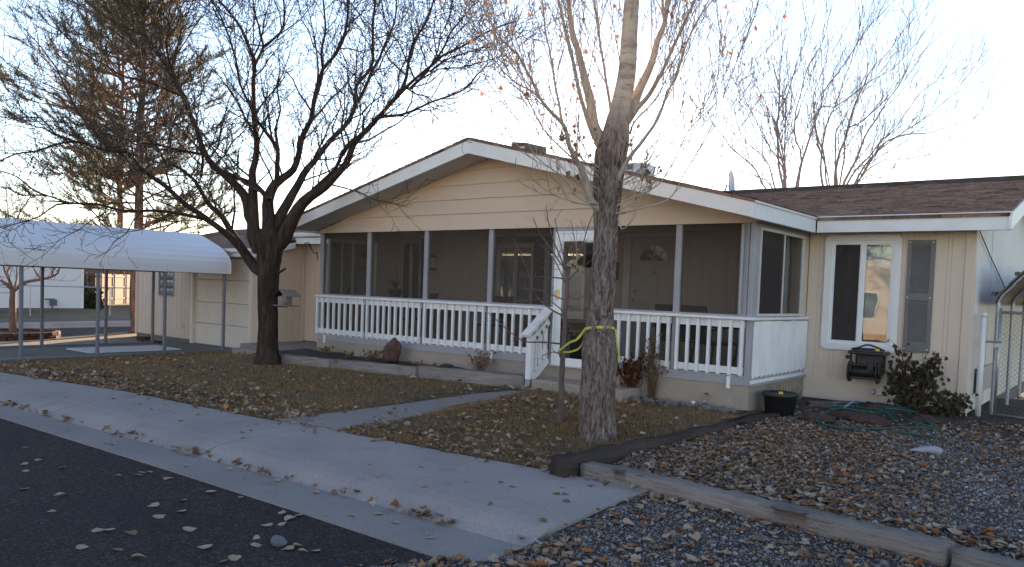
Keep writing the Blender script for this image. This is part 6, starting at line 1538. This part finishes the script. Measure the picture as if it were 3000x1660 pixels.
for k in range(-26, 34):
    for s in (-1,1):
        a = -1.44+k*.06; pts = []
        x0, z0, x1, z1 = a, .05, a+s*1.335, 1.385
        def clipx(x0,z0,x1,z1):
            for lo, hi in ((-1.44,.1),):
                if max(x0,x1) < lo or min(x0,x1) > hi: return None
                def at(x): return z0+(z1-z0)*(x-x0)/(x1-x0)
                if x0 < lo: z0n = at(lo); return (lo,z0n,x1,z1) if x1 <= hi else (lo,z0n,hi,at(hi))
                if x1 < lo: return (x0,z0,lo,at(lo)) if x0 <= hi else (hi,at(hi),lo,at(lo))
                if x0 > hi: return (hi,at(hi),x1,z1)
                if x1 > hi: return (x0,z0,hi,at(hi))
                return (x0,z0,x1,z1)
        c = clipx(x0,z0,x1,z1)
        if c: m.tube([(c[0],11.93+.003*s,c[1]),(c[2],11.93+.003*s,c[3])],.0016,3,False)
tag(pt(gt_, 'wire_mesh', m, M['chain']), kind='stuff')
m = MB(); m.tube([(-1.64,11.78,1.0),(-1.42,11.88,1.0)],.014,6); m.bbox(-1.50,-1.44,11.86,11.91,.92,.99); pt(gt_, 'latch', m, M['galv'])
pp = T('vent_pipe', (-1.64,11.78,0), 'white capped plastic pipe standing by the house corner', 'pipe')
m = MB(); m.lathe((-1.62,11.78,0), [(.034,-.05),(.034,1.32)], 14); pt(pp, 'pipe', m, M['pvc'], True); m = MB(); m.lathe((-1.62,11.78,0), [(.040,1.3205),(.040,1.36),(.030,1.375)], 14); pt(pp, 'cap', m, M['pvc'], True)
pl = T('cardboard_panel', (-1.60,12.0,.0), 'pale blue plastic sheet leaning inside the gate against the house', 'sheet')
m = MB(); m.hexa([(-1.70,12.05,.28),(-1.69,12.05,.28),(-1.69,13.9,.28),(-1.70,13.9,.28),(-1.70,12.05,.62),(-1.69,12.05,.62),(-1.69,13.9,.62),(-1.70,13.9,.62)]); pt(pl, 'sheet', m, pm('pale_blue_plastic', (.30,.34,.42), (.26,.30,.38), 3, .4)); pl.name = 'plastic_sheet'
# --- beyond the side street
wb = T('white_building', (-40,8,-.25), 'long plain white building across the side street', 'building')
m = MB(); m.box(-45,-37.32,-14,15.52,-.10,2.35); pt(wb, 'wall', m, M['far_white']); m = MB(); m.box(-44.9,-37.36,-13.9,15.46,-.45,-.099); pt(wb, 'foundation', m, M['block'])
m = MB(); m.prism([(-45.4,2.3),(-41.2,2.85),(-36.9,2.3),(-36.9,2.42),(-41.2,2.98),(-45.4,2.42)],'y',-14.4,15.9); pt(wb, 'roof', m, M['far_roof'])
m = MB(); m.box(-37.319,-37.29,15.40,15.54,-.1,2.3); pt(wb, 'corner_board', m, M['white'])
m = MB(); m.bbox(-37.28,-37.1,14.12,14.36,.02,.28); m.tube([(-37.2,14.2,-.25),(-37.2,14.2,.05)],.03,6); m.tube([(-37.2,13.9,.30),(-37.2,14.3,.30)],.03,6); pt(wb, 'gas_meter', m, pm('blue_grey_meter', (.10,.12,.16), (.08,.10,.13), 6, .5))
bh = T('brown_house', (-52,20,-.3), 'far brown house with grey roof between the white building and the pine', 'house')
bq = atd(300, 850, 58); m = MB(); m.box(bq.x-8,bq.x,bq.y-2.5,bq.y+9,-.4,2.2); pt(bh, 'wall', m, M['far_brown'])
m = MB(); m.prism([(bq.y-3.2,2.0),(bq.y+3.2,3.6),(bq.y+9.6,2.0),(bq.y+9.6,2.2),(bq.y+3.2,3.85),(bq.y-3.2,2.2)],'x',bq.x-8.5,bq.x+.6); pt(bh, 'roof', m, M['far_roof'])
a_ = onZ(244,905,-.28); a_ = CAM+(a_-CAM)*1.06; fdir = Vector((-.77,.64,0)); 
fe_ = T('wooden_fence', (a_.x,a_.y,-.28), 'sunlit orange board fence beyond the side street', 'fence')
m = MB(); 
for k in range(64):
    p = a_+fdir*(.145*k); n_ = Vector((.64,.77,0)); h = 1.72+rng.uniform(-.02,.02)
    q = p+fdir*.135
    m.hexa([(p.x,p.y,-.25),(q.x,q.y,-.25),(q.x-n_.x*.02,q.y-n_.y*.02,-.25),(p.x-n_.x*.02,p.y-n_.y*.02,-.25),(p.x,p.y,h-.28),(q.x,q.y,h-.28),(q.x-n_.x*.02,q.y-n_.y*.02,h-.28),(p.x-n_.x*.02,p.y-n_.y*.02,h-.28)])
pt(fe_, 'boards', m, M['wood_fence'])
for k in range(4):
    p = a_+fdir*(2.4*k+.3)+Vector((.64,.77,0))*.06; m = MB(); m.bbox(p.x-.03,p.x+.03,p.y-.03,p.y+.03,-.3,1.5); pt(fe_, 'fence_post', m, M['post_grey'])
for z in (.1,.75,1.3):
    m = MB(); p = a_+Vector((.64,.77,0))*.03; q = p+fdir*9.2; m.beam((p.x,p.y,z),(q.x,q.y,z),.04,.09); pt(fe_, 'rail', m, M['wood_fence'])
cf_ = T('chain_link_fence', (-31,12,-.25), 'low chain link fence with pipe rail along the far lawn', 'fence')
fx = -33.5
m = MB(); m.tube([(fx,-10,.92),(fx,24,.92)],.022,6); pt(cf_, 'top_rail', m, M['galv'])
for k in range(12): m = MB(); m.tube([(fx,-9+3*k,-.3),(fx,-9+3*k,.92)],.022,6); pt(cf_, 'fence_post', m, M['galv'])
sh_ = T('dark_shrub', onZ(262,905,-.28), 'dark round shrub in front of the orange board fence', 'shrub'); q = onZ(264,904,-.28); rr = random.Random(8); tips = [(q+Vector((rr.gauss(0,.28),rr.gauss(0,.28),abs(rr.gauss(.45,.4)))),Vector((0,0,1))) for _ in range(500)]
leaves_on(tips, 900, rr, .08, .16, 'foliage', M['rose_leaf'], sh_); m = MB(); m.tube([q,q+Vector((0,0,.6))],[.04,.02],6); pt(sh_, 'stem', m, M['twig_dark'])
nb = T('unseen_shade_house', (-42,29,-.3), 'unseen brown house added beyond the garage to shade the side street', 'house')  # out of view, added to cast shade over the far lawn and street
m = MB(); m.box(-48,-37.5,25,33,-.4,3.0); pt(nb, 'wall', m, M['far_brown']); m = MB(); m.prism([(24.3,2.95),(29,4.3),(33.7,2.95),(33.7,3.1),(29,4.5),(24.3,3.1)],'x',-48.5,-37); pt(nb, 'roof', m, M['far_roof'])
# --- across the street, behind the viewer: the sunlit houses mirrored in the panes
def opp_house(name, cx, cy, w, d, h, label, wallm, gable):
    t = T(name, (cx,cy,-.2), label, 'house', 'houses across the street, seen only as reflections')
    m = MB(); m.box(cx-w/2,cx+w/2,cy-d,cy,-.4,h); pt(t, 'wall', m, wallm)
    m = MB()
    if gable: m.prism([(cx-w/2-.5,h-.02),(cx,h+w*.14),(cx+w/2+.5,h-.02),(cx+w/2+.5,h+.12),(cx,h+w*.14+.16),(cx-w/2-.5,h+.12)],'y',cy-d-.4,cy+.5)
    else: m.prism([(cy-d-.5,h-.02),(cy-d/2,h+1.4),(cy+.5,h-.02),(cy+.5,h+.14),(cy-d/2,h+1.56),(cy-d-.5,h+.14)],'x',cx-w/2-.5,cx+w/2+.5)
    pt(t, 'roof', m, M['far_roof'])
    if gable:
        m = MB(); m.prism([(cx-w/2,h-.02),(cx+w/2,h-.02),(cx,h+w*.13)],'y',cy-.2,cy); pt(t, 'gable', m, wallm)
        m = MB(); m.prism([(cx-w/2-.5,h-.05),(cx,h+w*.14-.03),(cx+w/2+.5,h-.05),(cx+w/2+.5,h+.13),(cx,h+w*.14+.17),(cx-w/2-.5,h+.13)],'y',cy+.501,cy+.54); pt(t, 'rake_board', m, M['white'])
    for k in range(3):
        x = cx-w*.32+w*.3*k; m = MB(); m.box(x-.5,x+.5,cy+.001,cy+.04,.7,1.9); f = pt(t, 'window', m, M['white']); m = MB(); m.box(x-.44,x+.44,cy+.041,cy+.05,.76,1.84); pt(t, 'pane', m, M['glass_dark'], f)
opp_house('tan_house', -13, -15, 11, 8, 2.6, 'sunlit tan house across the street mirrored in the storm door', M['tan'], True)
opp_house('white_house', 2, -16, 13, 8, 2.6, 'sunlit pale house across the street mirrored in the bedroom window', M['far_white'], False)
opp_house('brick_house', -30, -15, 12, 8, 2.7, 'sunlit brown house across the street mirrored in the porch windows', M['cream'], False)
struct('far_verge', MB().add([(-60,-40,-.24),(40,-40,-.24),(40,-6.45,-.24),(-60,-6.45,-.24)], [(0,1,2,3)]), M['far_grass'])
# ---------------------------------------------------------------- light, sky, camera
SAZ, SEL = R(-33.6), R(8.2)
w = bpy.data.worlds.new('World'); S.world = w; w.use_nodes = True
nt = w.node_tree; bg = nt.nodes['Background']
sky = nt.nodes.new('ShaderNodeTexSky'); sky.sky_type = 'NISHITA'; sky.sun_disc = False
sky.sun_elevation = SEL; sky.sun_rotation = SAZ
sky.altitude = 1500; sky.air_density = 1.05; sky.dust_density = .25; sky.ozone_density = 1.1
tn = nt.nodes.new('ShaderNodeMix'); tn.data_type = 'RGBA'; tn.blend_type = 'MULTIPLY'; tn.inputs[0].default_value = 1
tn.inputs[7].default_value = (1.06, .955, .99, 1)          # slight magenta cast multiplied into the skylight in place of white balance
nt.links.new(sky.outputs[0], tn.inputs[6]); nt.links.new(tn.outputs[2], bg.inputs[0]); bg.inputs[1].default_value = .12
L = bpy.data.lights.new('sun', 'SUN'); L.energy = 5.0; L.angle = R(.53); L.color = (1.0, .74, .50)
lo = bpy.data.objects.new('sun', L); COL.objects.link(lo)
sd_ = Vector((math.sin(SAZ)*math.cos(SEL), math.cos(SAZ)*math.cos(SEL), math.sin(SEL)))
lo.rotation_euler = sd_.to_track_quat('Z', 'Y').to_euler(); lo.location = sd_*60
cam = bpy.data.cameras.new('camera'); co = bpy.data.objects.new('camera', cam); COL.objects.link(co)
from mathutils import Matrix
mw = Matrix.Identity(4)
for i in range(3): mw[i][0] = CR[i]; mw[i][1] = CU[i]; mw[i][2] = -CF[i]; mw[i][3] = CAM[i]
co.matrix_world = mw
cam.sensor_fit = 'HORIZONTAL'; cam.sensor_width = 36; cam.lens = FPX/3000*36
cam.shift_x = 0; cam.shift_y = (CY-830)/3000
cam.clip_start = .05; cam.clip_end = 2000
S.camera = co
S.view_settings.view_transform = 'Standard'; S.view_settings.look = 'None'; S.view_settings.gamma = 1
S.view_settings.exposure = 1.98
S.cycles.max_bounces = 8; S.cycles.transparent_max_bounces = 24
